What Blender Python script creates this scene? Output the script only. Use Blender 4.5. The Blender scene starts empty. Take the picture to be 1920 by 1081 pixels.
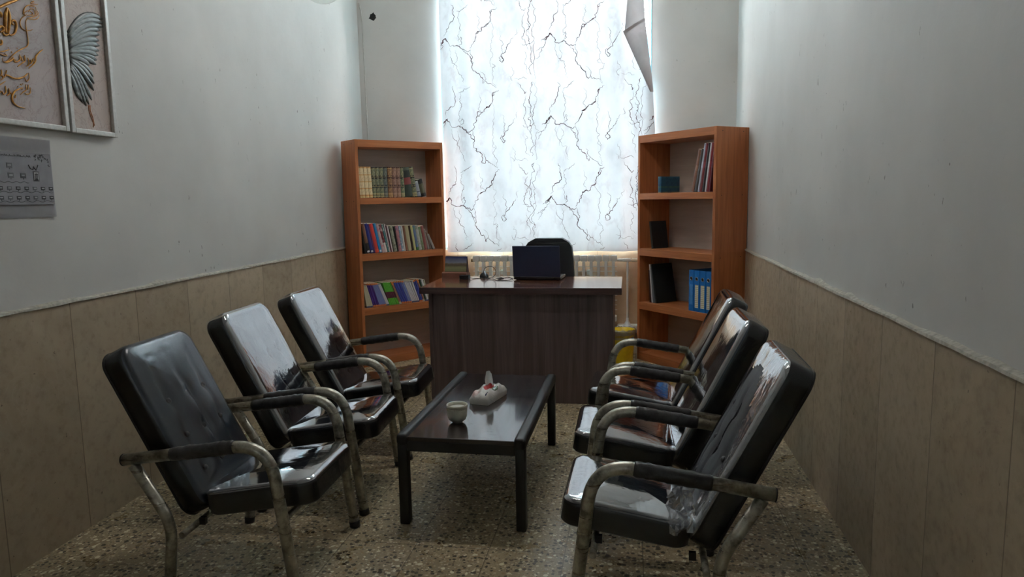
import bpy, bmesh, math, random
from mathutils import Vector, Matrix
R=math.radians; PI=math.pi
random.seed(7)
sc=bpy.context.scene; COL=sc.collection
CALLIG=[(0.011, [(-0.1289, 2.1009), (-0.1168, 2.1085), (-0.08, 2.1303), (-0.0394, 2.1523), (-0.0134, 2.1696)]), (0.013, [(-0.0867, 2.1115), (-0.0966, 2.0896), (-0.1032, 2.0606), (-0.1059, 2.0348), (-0.1016, 2.0174)]), (0.01, [(-0.0848, 2.1108), (-0.0801, 2.089), (-0.0823, 2.0632), (-0.0898, 2.0361), (-0.094, 2.0168)]), (0.007, [(-0.1199, 2.018), (-0.1126, 2.0093), (-0.101, 2.0111), (-0.0921, 2.0184)]), (0.009, [(-0.0649, 2.0568), (-0.0746, 2.0603), (-0.0705, 2.0694), (-0.0585, 2.0722), (-0.0538, 2.0628), (-0.0551, 2.0462), (-0.066, 2.0252), (-0.0819, 2.0148), (-0.0931, 2.017)]), (0.01, [(-0.1354, 2.0282), (-0.123, 2.0378), (-0.1138, 2.0331), (-0.1165, 2.0234), (-0.13, 2.0158)]), (0.009, [(-0.1248, 2.0895), (-0.1168, 2.0824), (-0.1194, 2.0705)]), (0.008, [(-0.1432, 1.9676), (-0.1314, 1.9723), (-0.1273, 1.9823), (-0.1308, 1.9884)]), (0.0035, [(-0.0008, 2.1034), (-0.0101, 2.1129), (-0.0048, 2.1307), (0.0139, 2.146), (0.0364, 2.1529), (0.0645, 2.1637)]), (0.003, [(0.0046, 2.0976), (0.024, 2.1045), (0.0437, 2.1128), (0.0597, 2.1263), (0.0578, 2.1367)]), (0.003, [(-0.007, 2.1137), (0.008, 2.1245), (0.0236, 2.1259), (0.032, 2.1184), (0.0185, 2.1104), (-0.0001, 2.1083)]), (0.003, [(0.0194, 2.1415), (0.0359, 2.1492), (0.0483, 2.1488)]), (0.003, [(0.05, 2.1492), (0.051, 2.1326), (0.0445, 2.119), (0.0249, 2.1119)]), (0.003, [(0.0106, 2.1203), (0.0249, 2.1357), (0.0406, 2.1372), (0.0419, 2.1232)]), (0.003, [(0.032, 2.1673), (0.0446, 2.1682), (0.0279, 2.1591), (0.0467, 2.1603)]), (0.003, [(0.0641, 2.1237), (0.0594, 2.1117), (0.0422, 2.1004), (0.023, 2.0971), (0.0043, 2.0951)]), (0.003, [(-0.0101, 2.1247), (-0.0139, 2.1073), (-0.0008, 2.1034)]), (0.0035, [(-0.0053, 2.1035), (-0.0237, 2.0897), (-0.0334, 2.0722), (-0.0297, 2.0542), (-0.0109, 2.0478), (0.0111, 2.0526), (0.0244, 2.0592)]), (0.004, [(0.0043, 2.0951), (-0.0036, 2.0862), (-0.007, 2.0664), (-0.0061, 2.0429), (-0.0038, 2.0196), (-0.0057, 1.9978), (-0.0175, 1.9847), (-0.0482, 1.968), (-0.0806, 1.9454), (-0.107, 1.9196), (-0.1253, 1.9105), (-0.1332, 1.9148), (-0.1325, 1.9241)]), (0.007, [(-0.0821, 1.9334), (-0.0921, 1.9235), (-0.1108, 1.912), (-0.1253, 1.9098)]), (0.006, [(0.0665, 1.9924), (0.0453, 1.9765), (0.0278, 1.9586), (0.0233, 1.9409), (0.0086, 1.9237), (-0.0137, 1.9066)]), (0.005, [(0.0149, 1.9485), (0.0089, 1.9382), (0.0231, 1.9396)]), (0.005, [(-0.0133, 1.9462), (-0.0107, 1.9299), (-0.0154, 1.9171), (-0.0251, 1.913)]), (0.005, [(-0.0, 1.9414), (0.0033, 1.9312), (-0.007, 1.9234)]), (0.005, [(-0.0276, 1.953), (-0.0289, 1.9314), (-0.0438, 1.9204), (-0.0669, 1.9034)]), (0.004, [(-0.0458, 1.9449), (-0.0421, 1.9337), (-0.0383, 1.9285)]), (0.005, [(-0.0504, 1.9511), (-0.0522, 1.9319), (-0.0691, 1.9206), (-0.0795, 1.9199), (-0.071, 1.9285)]), (0.004, [(-0.0821, 1.9334), (-0.0788, 1.9247), (-0.089, 1.9252)]), (0.005, [(-0.1436, 1.9426), (-0.1232, 1.9488), (-0.096, 1.961)]), (0.004, [(-0.1442, 1.9379), (-0.1279, 1.9341), (-0.1107, 1.9351), (-0.1212, 1.9423)]), (0.003, [(-0.088, 1.9556), (-0.0874, 1.9487)]), (0.003, [(-0.0623, 1.9734), (-0.0582, 1.9707)]), (0.003, [(-0.1024, 1.9667), (-0.0985, 1.964)]), (0.007, [(-0.0225, 1.886), (-0.0379, 1.8727), (-0.0649, 1.8608), (-0.0918, 1.8575), (-0.1142, 1.8632), (-0.1246, 1.8599)]), (0.004, [(-0.0159, 1.8895), (-0.017, 1.8689), (-0.031, 1.8552), (-0.0384, 1.8691)]), (0.005, [(-0.1143, 1.8628), (-0.1253, 1.8656), (-0.1323, 1.8552), (-0.1432, 1.8581), (-0.1387, 1.8496), (-0.1569, 1.8387)]), (0.004, [(-0.119, 1.8816), (-0.1234, 1.8694)]), (0.005, [(-0.1433, 1.8798), (-0.1438, 1.8649), (-0.1521, 1.8544)]), (0.007, [(-0.0527, 1.828), (-0.0779, 1.8173), (-0.0973, 1.8035), (-0.1074, 1.7857), (-0.1047, 1.7685), (-0.09, 1.7573), (-0.0728, 1.753)]), (0.003, [(-0.0728, 1.753), (-0.0503, 1.7521)]), (0.004, [(-0.0153, 1.8342), (-0.0195, 1.8131), (-0.0358, 1.806), (-0.0444, 1.8096)]), (0.004, [(-0.0363, 1.8424), (-0.0367, 1.8227), (-0.05, 1.8137), (-0.0667, 1.8006)]), (0.004, [(-0.0242, 1.8437), (-0.028, 1.824)]), (0.005, [(-0.1061, 1.7917), (-0.1134, 1.8024), (-0.1202, 1.7945), (-0.131, 1.7879)]), (0.004, [(-0.1179, 1.8169), (-0.1177, 1.796)]), (0.005, [(-0.1322, 1.8229), (-0.132, 1.8021), (-0.1434, 1.7913), (-0.1519, 1.8016), (-0.1599, 1.7936)]), (0.004, [(-0.1591, 1.8212), (-0.1454, 1.8302), (-0.1301, 1.8399)]), (0.004, [(-0.0939, 1.784), (-0.0879, 1.7965)]), (0.004, [(-0.0616, 1.8405), (-0.0576, 1.8364)]), (0.004, [(-0.0505, 1.8445), (-0.0489, 1.8412)]), (0.004, [(-0.0763, 1.83), (-0.072, 1.8283)]), (0.004, [(-0.0581, 1.8208), (-0.0537, 1.8203)])]
WING=[[(0.2136, 2.0858), (0.2391, 2.1153), (0.2651, 2.1404), (0.2915, 2.1611), (0.3183, 2.1771), (0.3458, 2.1884), (0.3737, 2.195), (0.4023, 2.1966), (0.4315, 2.1932)], [(0.2073, 2.064), (0.2304, 2.0929), (0.2547, 2.1177), (0.2802, 2.1383), (0.307, 2.1547), (0.3353, 2.1668), (0.365, 2.1745), (0.3963, 2.1777), (0.4293, 2.1763)], [(0.2056, 2.0509), (0.2291, 2.0769), (0.2537, 2.0995), (0.2794, 2.1186), (0.3063, 2.1342), (0.3344, 2.1461), (0.3639, 2.1544), (0.3948, 2.1589), (0.4272, 2.1594)], [(0.2021, 2.0374), (0.227, 2.0608), (0.2522, 2.0814), (0.2775, 2.0991), (0.3032, 2.1138), (0.3292, 2.1255), (0.3554, 2.1341), (0.3819, 2.1395), (0.4088, 2.1417)], [(0.2011, 2.0295), (0.2263, 2.0499), (0.2515, 2.0679), (0.2765, 2.0834), (0.3014, 2.0963), (0.3263, 2.1065), (0.351, 2.1141), (0.3756, 2.1189), (0.4002, 2.1208)], [(0.2001, 2.0216), (0.2249, 2.0388), (0.2495, 2.0539), (0.2741, 2.0667), (0.2985, 2.0772), (0.3228, 2.0854), (0.347, 2.0912), (0.371, 2.0945), (0.3949, 2.0953)], [(0.2009, 2.0141), (0.2249, 2.0281), (0.2491, 2.0403), (0.2733, 2.0507), (0.2976, 2.0593), (0.3221, 2.0659), (0.3467, 2.0705), (0.3713, 2.0732), (0.3961, 2.0738)], [(0.2002, 2.0088), (0.2237, 2.0191), (0.2472, 2.0279), (0.2708, 2.0354), (0.2944, 2.0415), (0.3181, 2.0461), (0.3417, 2.0491), (0.3655, 2.0507), (0.3892, 2.0507)], [(0.2015, 2.0052), (0.2242, 2.0131), (0.2469, 2.0197), (0.2694, 2.0249), (0.2919, 2.0288), (0.3142, 2.0312), (0.3365, 2.0323), (0.3586, 2.0319), (0.3806, 2.03)], [(0.203, 2.0029), (0.2241, 2.0085), (0.2452, 2.0128), (0.2662, 2.0156), (0.2871, 2.017), (0.3079, 2.0169), (0.3286, 2.0153), (0.3493, 2.0123), (0.3698, 2.0076)], [(0.2027, 2.0003), (0.2226, 2.0032), (0.2426, 2.0049), (0.2626, 2.0054), (0.2827, 2.0046), (0.3028, 2.0026), (0.323, 1.9993), (0.3432, 1.9948), (0.3635, 1.9889)], [(0.2022, 1.9964), (0.2188, 1.9966), (0.235, 1.9962), (0.2507, 1.9951), (0.2659, 1.9933), (0.2806, 1.9908), (0.2948, 1.9875), (0.3084, 1.9835), (0.3214, 1.9788)], [(0.2045, 1.9865), (0.2259, 1.9847), (0.2462, 1.9816), (0.2653, 1.977), (0.2831, 1.971), (0.2995, 1.9635), (0.3146, 1.9546), (0.3283, 1.9441), (0.3406, 1.9322)], [(0.2056, 1.9816), (0.2248, 1.9773), (0.2434, 1.9716), (0.2614, 1.9643), (0.2787, 1.9554), (0.2953, 1.9449), (0.3113, 1.9329), (0.3264, 1.9192), (0.3409, 1.9038)], [(0.2064, 1.974), (0.2226, 1.9677), (0.2387, 1.9596), (0.2549, 1.9498), (0.2709, 1.9382), (0.287, 1.9248), (0.303, 1.9095), (0.319, 1.8923), (0.335, 1.8732)], [(0.2072, 1.9664), (0.2194, 1.9577), (0.232, 1.9467), (0.245, 1.9334), (0.2586, 1.9177), (0.2726, 1.8996), (0.2871, 1.879), (0.3022, 1.8559), (0.3178, 1.8302)], [(0.2077, 1.9562), (0.2167, 1.9462), (0.2263, 1.9339), (0.2365, 1.9192), (0.2474, 1.9022), (0.2589, 1.8826), (0.2712, 1.8606), (0.2841, 1.836), (0.2978, 1.8088)], [(0.2082, 1.9459), (0.214, 1.9349), (0.2207, 1.922), (0.2282, 1.9072), (0.2367, 1.8904), (0.2461, 1.8715), (0.2564, 1.8506), (0.2676, 1.8277), (0.2798, 1.8025)], [(0.2083, 1.933), (0.2117, 1.9208), (0.2159, 1.9078), (0.2211, 1.894), (0.2271, 1.8794), (0.234, 1.8639), (0.2419, 1.8476), (0.2507, 1.8303), (0.2604, 1.8121)], [(0.2069, 1.9224), (0.2096, 1.9128), (0.2127, 1.9025), (0.2163, 1.8914), (0.2203, 1.8797), (0.2249, 1.8673), (0.23, 1.8541), (0.2356, 1.8403), (0.2417, 1.8256)]]
TAIL=[[(0.2935, 1.8055), (0.2943, 1.7814), (0.3044, 1.7555), (0.315, 1.7321), (0.3107, 1.714)], [(0.3033, 1.8067), (0.302, 1.7823), (0.3142, 1.7565), (0.3195, 1.7216)]]
ROW1=[(0.0125, 0.0302, -0.0141, 0.2512), (0.045, 0.0422, -0.0219, 0.2515), (0.0886, 0.0326, -0.0199, 0.252), (0.1222, 0.0324, -0.0149, 0.2525), (0.1545, 0.0302, -0.0085, 0.2474), (0.1852, 0.0357, -0.0052, 0.2479), (0.2218, 0.0364, -0.0004, 0.2484), (0.2588, 0.0352, -0.0018, 0.2488), (0.2965, 0.0429, 0.0, 0.2528), (0.3404, 0.0363, -0.0016, 0.2498), (0.3772, 0.0386, -0.0019, 0.2503), (0.4169, 0.0359, -0.0024, 0.2507), (0.4563, 0.0726, -0.0243, 0.2468), (0.5299, 0.0445, -0.0476, 0.2525), (0.577, 0.035, -0.0301, 0.1321), (0.6146, 0.0664, -0.0497, 0.1456)]
ROW2=[(0.021, 0.0546, -0.0273, 0.2437), (0.0765, 0.0353, -0.0543, 0.2434), (0.1127, 0.0291, -0.0496, 0.2421), (0.1422, 0.0151, -0.0518, 0.241), (0.1578, 0.0335, -0.0525, 0.2407), (0.1922, 0.0254, -0.0513, 0.2433), (0.2186, 0.0256, -0.058, 0.2372), (0.2446, 0.0229, -0.0595, 0.2336), (0.268, 0.0174, -0.0525, 0.2326), (0.2858, 0.0094, -0.044, 0.2371), (0.2957, 0.0146, -0.0407, 0.2247), (0.3108, 0.0104, -0.0416, 0.2201), (0.3288, 0.0323, -0.0435, 0.2176), (0.3616, 0.0119, -0.0327, 0.2138), (0.374, 0.0302, -0.0216, 0.2171), (0.4047, 0.0198, -0.0179, 0.2156), (0.4255, 0.0155, -0.0179, 0.2128), (0.4419, 0.0214, -0.0223, 0.2164), (0.4662, 0.0347, -0.0335, 0.216), (0.5019, 0.0202, -0.0361, 0.2149), (0.5231, 0.0222, -0.036, 0.2162), (0.5463, 0.0253, -0.0343, 0.2131), (0.5726, 0.0289, -0.0364, 0.2122), (0.6025, 0.0251, -0.0389, 0.2004), (0.6286, 0.0293, -0.0428, 0.206), (0.6589, 0.0193, -0.0335, 0.1763), (0.6792, 0.0183, -0.0358, 0.1517), (0.7128, 0.0241, -0.055, 0.1292)]
ROW3=[(0.0554, 0.0133, -0.0332, 0.19), (0.0691, 0.0118, -0.0401, 0.1896), (0.0813, 0.0142, -0.0466, 0.1872), (0.0958, 0.0196, -0.0556, 0.1866), (0.1162, 0.0197, -0.0605, 0.1997), (0.1363, 0.0201, -0.0597, 0.1979), (0.1568, 0.0191, -0.0617, 0.196), (0.1762, 0.0121, -0.0658, 0.1965), (0.1887, 0.0121, -0.0699, 0.1957), (0.2012, 0.0122, -0.0735, 0.1968), (0.2138, 0.0122, -0.0772, 0.196), (0.2264, 0.0138, -0.0813, 0.197), (0.2406, 0.0126, -0.0764, 0.1883), (0.2536, 0.0143, -0.0775, 0.1874), (0.2683, 0.0147, -0.063, 0.1954), (0.2834, 0.0156, -0.0672, 0.1943), (0.2993, 0.0156, -0.0728, 0.1934), (0.3153, 0.0157, -0.0783, 0.1925), (0.3314, 0.0157, -0.0826, 0.1916), (0.3475, 0.0158, -0.0865, 0.1905), (0.3637, 0.0109, -0.0891, 0.1968), (0.375, 0.0093, -0.0831, 0.1955), (0.3847, 0.0232, -0.0818, 0.1976), (0.4084, 0.0221, -0.0859, 0.196), (0.4309, 0.0222, -0.0894, 0.1961), (0.4535, 0.014, -0.0857, 0.1964), (0.4679, 0.0165, -0.0783, 0.1942), (0.4849, 0.0137, -0.0743, 0.1886), (0.499, 0.0146, -0.075, 0.1874), (0.514, 0.0146, -0.0748, 0.1862), (0.529, 0.0155, -0.0718, 0.1867), (0.5449, 0.0164, -0.0645, 0.19), (0.5617, 0.0143, -0.0625, 0.1903), (0.5764, 0.0186, -0.0612, 0.1979), (0.5959, 0.0187, -0.0614, 0.1963), (0.6154, 0.0179, -0.0596, 0.1945), (0.6341, 0.0184, -0.0577, 0.1928), (0.6534, 0.0163, -0.0561, 0.1876)]
PENX,PENY,PENZ=-1.04,2.4,2.05
WORLD=21.0
FILL_LAMP=75.0
EXPO=.48
FILL_FROST=.14

# ------------------------------------------------------------------ helpers
def link(o,parent=None):
    COL.objects.link(o)
    if parent is not None: o.parent=parent
    return o
def thing(name,label,cat,loc=(0,0,0),rz=0,group=None):
    o=bpy.data.objects.new(name,None); o.empty_display_size=.05
    link(o); o.location=loc; o.rotation_euler=(0,0,rz)
    return tag(o,label,cat,group)
def tag(o,label,cat,group=None):
    o['label']=label; o['category']=cat
    if group: o['group']=group
    return o
def struct(o): o['kind']='structure'; return o
def mo(name,bm,mats,parent=None,loc=(0,0,0),rot=(0,0,0),smooth=None,label=None):
    """bmesh -> one mesh object"""
    me=bpy.data.meshes.new(name)
    bmesh.ops.recalc_face_normals(bm,faces=bm.faces)
    bm.to_mesh(me); bm.free()
    if not isinstance(mats,(list,tuple)): mats=[mats]
    for m in mats: me.materials.append(m)
    if smooth is not None:
        me.polygons.foreach_set('use_smooth',[True]*len(me.polygons))
        me.set_sharp_from_angle(angle=R(smooth))
    o=bpy.data.objects.new(name,me); link(o,parent); o.location=loc; o.rotation_euler=rot
    if label: o['label']=label
    return o
def inst(name,me,parent,loc=(0,0,0),rot=(0,0,0)):
    o=bpy.data.objects.new(name,me); link(o,parent); o.location=loc; o.rotation_euler=rot; return o
def nb(): return bmesh.new()

def box(bm,a,b,bev=0,seg=2,mat=0,xf=None):
    t=bmesh.new()
    (x0,y0,z0),(x1,y1,z1)=a,b
    vs=[t.verts.new(p) for p in [(x0,y0,z0),(x1,y0,z0),(x1,y1,z0),(x0,y1,z0),(x0,y0,z1),(x1,y0,z1),(x1,y1,z1),(x0,y1,z1)]]
    for f in [(0,3,2,1),(4,5,6,7),(0,1,5,4),(1,2,6,5),(2,3,7,6),(3,0,4,7)]: t.faces.new([vs[i] for i in f])
    if bev>0: bmesh.ops.bevel(t,geom=t.edges[:],offset=bev,segments=seg,profile=.5,affect='EDGES')
    merge(bm,t,mat,xf)
def merge(bm,t,mat=0,xf=None):
    m={}
    for v in t.verts: m[v]=bm.verts.new(xf@v.co if xf is not None else v.co)
    for f in t.faces:
        try:
            g=bm.faces.new([m[v] for v in f.verts]); g.material_index=mat if mat is not None else f.material_index; g.smooth=f.smooth
        except ValueError: pass
    t.free()
def fillet(pts,rs,n=8):
    pts=[Vector(p) for p in pts]; out=[pts[0]]
    for i in range(1,len(pts)-1):
        r=rs[i-1] if isinstance(rs,(list,tuple)) else rs
        a=(pts[i-1]-pts[i]); b=(pts[i+1]-pts[i]); l=min(r,a.length*.49 if i>1 else a.length*.98,b.length*.49 if i<len(pts)-2 else b.length*.98)
        p0=pts[i]+a.normalized()*l; p2=pts[i]+b.normalized()*l
        for k in range(n+1):
            t=k/n; out.append((1-t)**2*p0+2*t*(1-t)*pts[i]+t*t*p2)
    out.append(pts[-1]); return out
def tube(bm,pts,r,seg=12,cap=True,mat=0,closed=False,flat=1.0):
    pts=[Vector(p) for p in pts]; n=len(pts)
    rr=r if isinstance(r,(list,tuple)) else [r]*n
    tang=[]
    for i in range(n):
        a=pts[i-1] if (i>0 or closed) else pts[i]; b=pts[(i+1)%n] if (i<n-1 or closed) else pts[i]
        tang.append((b-a).normalized())
    up=Vector((0,0,1)) if abs(tang[0].z)<.9 else Vector((1,0,0))
    nx=(up-tang[0]*up.dot(tang[0])).normalized(); rings=[]
    for i in range(n):
        nx=(nx-tang[i]*nx.dot(tang[i])).normalized(); ny=tang[i].cross(nx)
        rings.append([bm.verts.new(pts[i]+nx*math.cos(2*PI*k/seg)*rr[i]*flat+ny*math.sin(2*PI*k/seg)*rr[i]) for k in range(seg)])
    for i in range(n if closed else n-1):
        A,B=rings[i],rings[(i+1)%n]
        for k in range(seg):
            f=bm.faces.new([A[k],A[(k+1)%seg],B[(k+1)%seg],B[k]]); f.material_index=mat; f.smooth=True
    if cap and not closed:
        f=bm.faces.new(rings[0][::-1]); f.material_index=mat; f=bm.faces.new(rings[-1]); f.material_index=mat
def lathe(bm,prof,seg=32,mat=0,c=(0,0,0),cap=True):
    rings=[]
    for (r,z) in prof:
        rings.append([bm.verts.new((c[0]+r*math.cos(2*PI*k/seg),c[1]+r*math.sin(2*PI*k/seg),c[2]+z)) for k in range(seg)])
    for A,B in zip(rings,rings[1:]):
        for k in range(seg):
            f=bm.faces.new([A[k],A[(k+1)%seg],B[(k+1)%seg],B[k]]); f.material_index=mat; f.smooth=True
    if cap:
        for rg in (rings[0][::-1],rings[-1]):
            f=bm.faces.new(rg); f.material_index=mat
def prism(bm,poly,y0,y1,mat=0,axis='y'):
    """extrude a closed polygon given in (x,z) between y0 and y1"""
    def P(x,z,y): return (x,y,z) if axis=='y' else ((y,x,z) if axis=='x' else (x,z,y))
    a=[bm.verts.new(P(x,z,y0)) for x,z in poly]; b=[bm.verts.new(P(x,z,y1)) for x,z in poly]
    n=len(poly)
    for f in [a[::-1],b]+[[a[i],a[(i+1)%n],b[(i+1)%n],b[i]] for i in range(n)]:
        g=bm.faces.new(f); g.material_index=mat
def S(h):  # sRGB hex/tuple -> linear
    return tuple(((c/255/12.92) if c/255<=.04045 else ((c/255+.055)/1.055)**2.4) for c in h)+(1,)
# ------------------------------------------------------------------ materials
class G:
    def __init__(s,name):
        s.m=bpy.data.materials.new(name); s.m.use_nodes=True; s.nt=s.m.node_tree
        s.nt.nodes.clear(); s.out=s.n('ShaderNodeOutputMaterial')
    def n(s,t,ins=None,**kw):
        x=s.nt.nodes.new(t)
        for k,v in kw.items(): setattr(x,k,v)
        for k,v in (ins or {}).items(): s.set(x.inputs[k],v)
        return x
    def set(s,sock,v):
        if isinstance(v,bpy.types.NodeSocket): s.nt.links.new(v,sock)
        else: sock.default_value=v
    def math(s,op,a,b=0.,c=None):
        x=s.n('ShaderNodeMath',operation=op); s.set(x.inputs[0],a); s.set(x.inputs[1],b)
        if c is not None: s.set(x.inputs[2],c)
        return x.outputs[0]
    def obj(s,scale=(1,1,1)):
        t=s.n('ShaderNodeTexCoord'); mp=s.n('ShaderNodeMapping',{'Vector':t.outputs['Object'],'Scale':scale}); return mp.outputs[0]
    def xyz(s,v):
        x=s.n('ShaderNodeSeparateXYZ',{0:v}); return x.outputs
    def noise(s,v,scale,detail=3,rough=.5,dist=0.):
        x=s.n('ShaderNodeTexNoise',{'Vector':v,'Scale':scale,'Detail':detail,'Roughness':rough,'Distortion':dist}); return x.outputs
    def ramp(s,f,stops,interp='LINEAR'):
        x=s.n('ShaderNodeValToRGB',{0:f}); e=x.color_ramp.elements; x.color_ramp.interpolation=interp
        while len(e)<len(stops): e.new(.5)
        for i,(p,c) in enumerate(stops):
            e[i].position=p; e[i].color=c if len(c)==4 else tuple(c)+(1,)
        return x.outputs[0]
    def rng(s,f,a,b,c=0.,d=1.,smooth=True):
        x=s.n('ShaderNodeMapRange',{0:f,1:a,2:b,3:c,4:d},interpolation_type='SMOOTHSTEP' if smooth else 'LINEAR'); return x.outputs[0]
    def mix(s,f,a,b,mode='MIX'):
        x=s.n('ShaderNodeMix',data_type='RGBA',blend_type=mode); s.set(x.inputs[0],f); s.set(x.inputs[6],a); s.set(x.inputs[7],b); return x.outputs[2]
    def bump(s,hgt,strength=.3,dist=.005,normal=None):
        x=s.n('ShaderNodeBump',{'Height':hgt,'Strength':strength,'Distance':dist})
        if normal is not None: s.set(x.inputs['Normal'],normal)
        return x.outputs[0]
    def pbr(s,col,rough=.5,metal=0.,normal=None,**kw):
        x=s.n('ShaderNodeBsdfPrincipled'); s.set(x.inputs['Base Color'],col); s.set(x.inputs['Roughness'],rough); s.set(x.inputs['Metallic'],metal)
        if normal is not None: s.set(x.inputs['Normal'],normal)
        for k,v in kw.items(): s.set(x.inputs[k.replace('_',' ')],v)
        return s.end(x.outputs[0])
    def end(s,sh): s.nt.links.new(sh,s.out.inputs[0]); return s.m
_pc={}
def plain(name,rgb,rough=.5,metal=0.,var=.12,scale=40,**kw):
    """solid colour with slight procedural mottling"""
    g=G(name); v=g.obj(); f=g.noise(v,scale,3)[0]; c=S(rgb)
    lo=tuple(x*(1-var) for x in c[:3])+(1,); hi=tuple(min(1,x*(1+var)) for x in c[:3])+(1,)
    return g.pbr(g.ramp(f,[(.3,lo),(.7,hi)]),rough,metal,**kw)
def wood(name,c1,c2,c3,scale,rough=.45,bump=.05,coat=0.):
    g=G(name); v=g.obj(scale); f=g.noise(v,1,5,.6,.6)[0]; f2=g.noise(v,5,3,.6)[0]
    col=g.ramp(f,[(.3,S(c1)),(.5,S(c2)),(.7,S(c3))]); col=g.mix(g.rng(f2,.35,.75,0,.35),col,S(c1))
    return g.pbr(col,rough,0,g.bump(f2,bump,.002),Coat_Weight=coat,Coat_Roughness=.12)
def mat_plaster():
    g=G('plaster'); v=g.obj()
    f=g.noise(v,1.3,4,.55)[0]; fine=g.noise(v,90,3)[0]; lump=g.noise(v,9,3)[0]
    col=g.ramp(f,[(.3,S((196,195,192))),(.7,S((212,211,208)))])
    # scuffs and chips in the paint
    vs=g.obj((1,1,.45)); ch=g.noise(vs,38,3,.6)[0]; zone=g.noise(v,2.1,3)[0]
    chip=g.math('MULTIPLY',g.rng(ch,.69,.72),g.rng(zone,.47,.57))
    col=g.mix(g.math('MULTIPLY',chip,.75),col,S((92,88,82)))
    h=g.math('ADD',g.math('MULTIPLY',lump,1.),g.math('MULTIPLY',fine,.12)); h=g.math('SUBTRACT',h,g.math('MULTIPLY',chip,.4))
    return g.pbr(col,.62,0,g.bump(h,.22,.01))
def mat_slab(name,y0,pitch,cA,cB):
    g=G(name); v=g.obj(); x,y,z=g.xyz(v)
    q=g.math('DIVIDE',g.math('SUBTRACT',y,y0),pitch); fl=g.math('FLOOR',q); fr=g.math('FRACT',q)
    wn=g.n('ShaderNodeTexWhiteNoise',{'W':fl},noise_dimensions='1D').outputs[0]
    w=g.n('ShaderNodeCombineXYZ',{0:g.math('MULTIPLY',fl,3.7),1:y,2:z}).outputs[0]
    f=g.noise(w,2.6,5,.6,1.2)[0]; f2=g.noise(w,24,4,.6)[0]
    col=g.ramp(g.math('ADD',g.math('MULTIPLY',f,.7),g.math('MULTIPLY',wn,.3)),[(.25,S(cA)),(.75,S(cB))])
    col=g.mix(g.rng(f2,.45,.8,0,.3),col,S((88,72,58)))
    vein=g.rng(g.math('ABSOLUTE',g.math('SUBTRACT',g.noise(w,3.1,4,.6,2.)[0],.5)),.0,.02,.35,0.)
    col=g.mix(vein,col,S((176,160,140)))
    pit=g.rng(g.noise(w,55,2)[0],.72,.76,0,.6); col=g.mix(pit,col,S((60,50,40)))
    seam=g.math('MINIMUM',fr,g.math('SUBTRACT',1.,fr)); sm=g.rng(seam,.003,.008,1.,0.)
    col=g.mix(g.math('MULTIPLY',sm,.6),col,S((70,60,48)))
    return g.pbr(col,g.rng(f2,.3,.7,.32,.5),0,g.bump(g.math('SUBTRACT',f2,g.math('MULTIPLY',sm,2.)),.12,.004))
def mat_terrazzo():
    g=G('terrazzo'); v=g.obj(); x,y,z=g.xyz(v)
    d=g.noise(v,60,2)[1]; vv=g.n('ShaderNodeMixRGB',{0:.012,1:v,2:d}).outputs[0]
    base=g.ramp(g.noise(v,2.2,4)[0],[(.3,S((150,135,107))),(.7,S((185,168,135)))])
    base=g.mix(g.rng(g.noise(v,130,3)[0],.4,.7,0,.5),base,S((132,117,91)))
    def chips(scale,th,cols,ctr,soft=.06):
        vo=g.n('ShaderNodeTexVoronoi',{'Vector':vv,'Scale':scale,'Randomness':1.}); 
        r,gg,b=g.n('ShaderNodeSeparateColor',{0:vo.outputs['Color']}).outputs
        size=g.math('MULTIPLY_ADD',gg,th*.7,th*.3)
        m=g.rng(g.math('SUBTRACT',size,vo.outputs['Distance']),0.,soft)
        return m,g.ramp(r,cols,'CONSTANT')
    m1,c1=chips(84,.60,[(0,S((190,175,142))),(.2,S((235,226,198))),(.42,S((163,132,94))),(.6,S((107,91,71))),(.78,S((203,190,163)))],0)
    base=g.mix(g.math('MULTIPLY',m1,.75),base,c1)
    m2,c2=chips(52,.56,[(0,S((37,33,29))),(.42,S((64,51,42))),(.58,S((152,140,117))),(.8,S((235,231,206)))],0)
    base=g.mix(g.math('MULTIPLY',m2,.85),base,c2)
    fx=g.math('FRACT',g.math('DIVIDE',g.math('ADD',x,.845+6),.3)); fy=g.math('FRACT',g.math('DIVIDE',g.math('ADD',y,-2.61+6),.3))
    e=g.math('MINIMUM',g.math('MINIMUM',fx,g.math('SUBTRACT',1.,fx)),g.math('MINIMUM',fy,g.math('SUBTRACT',1.,fy)))
    gr=g.rng(e,.004,.010,1.,0.)
    base=g.mix(g.math('MULTIPLY',gr,.7),base,S((79,69,53)))
    rough=g.rng(g.noise(v,7,4)[0],.3,.7,.26,.42)
    return g.pbr(base,rough,0,g.bump(g.math('SUBTRACT',g.noise(v,70,2)[0],g.math('MULTIPLY',gr,1.5)),.10,.002))
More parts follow.
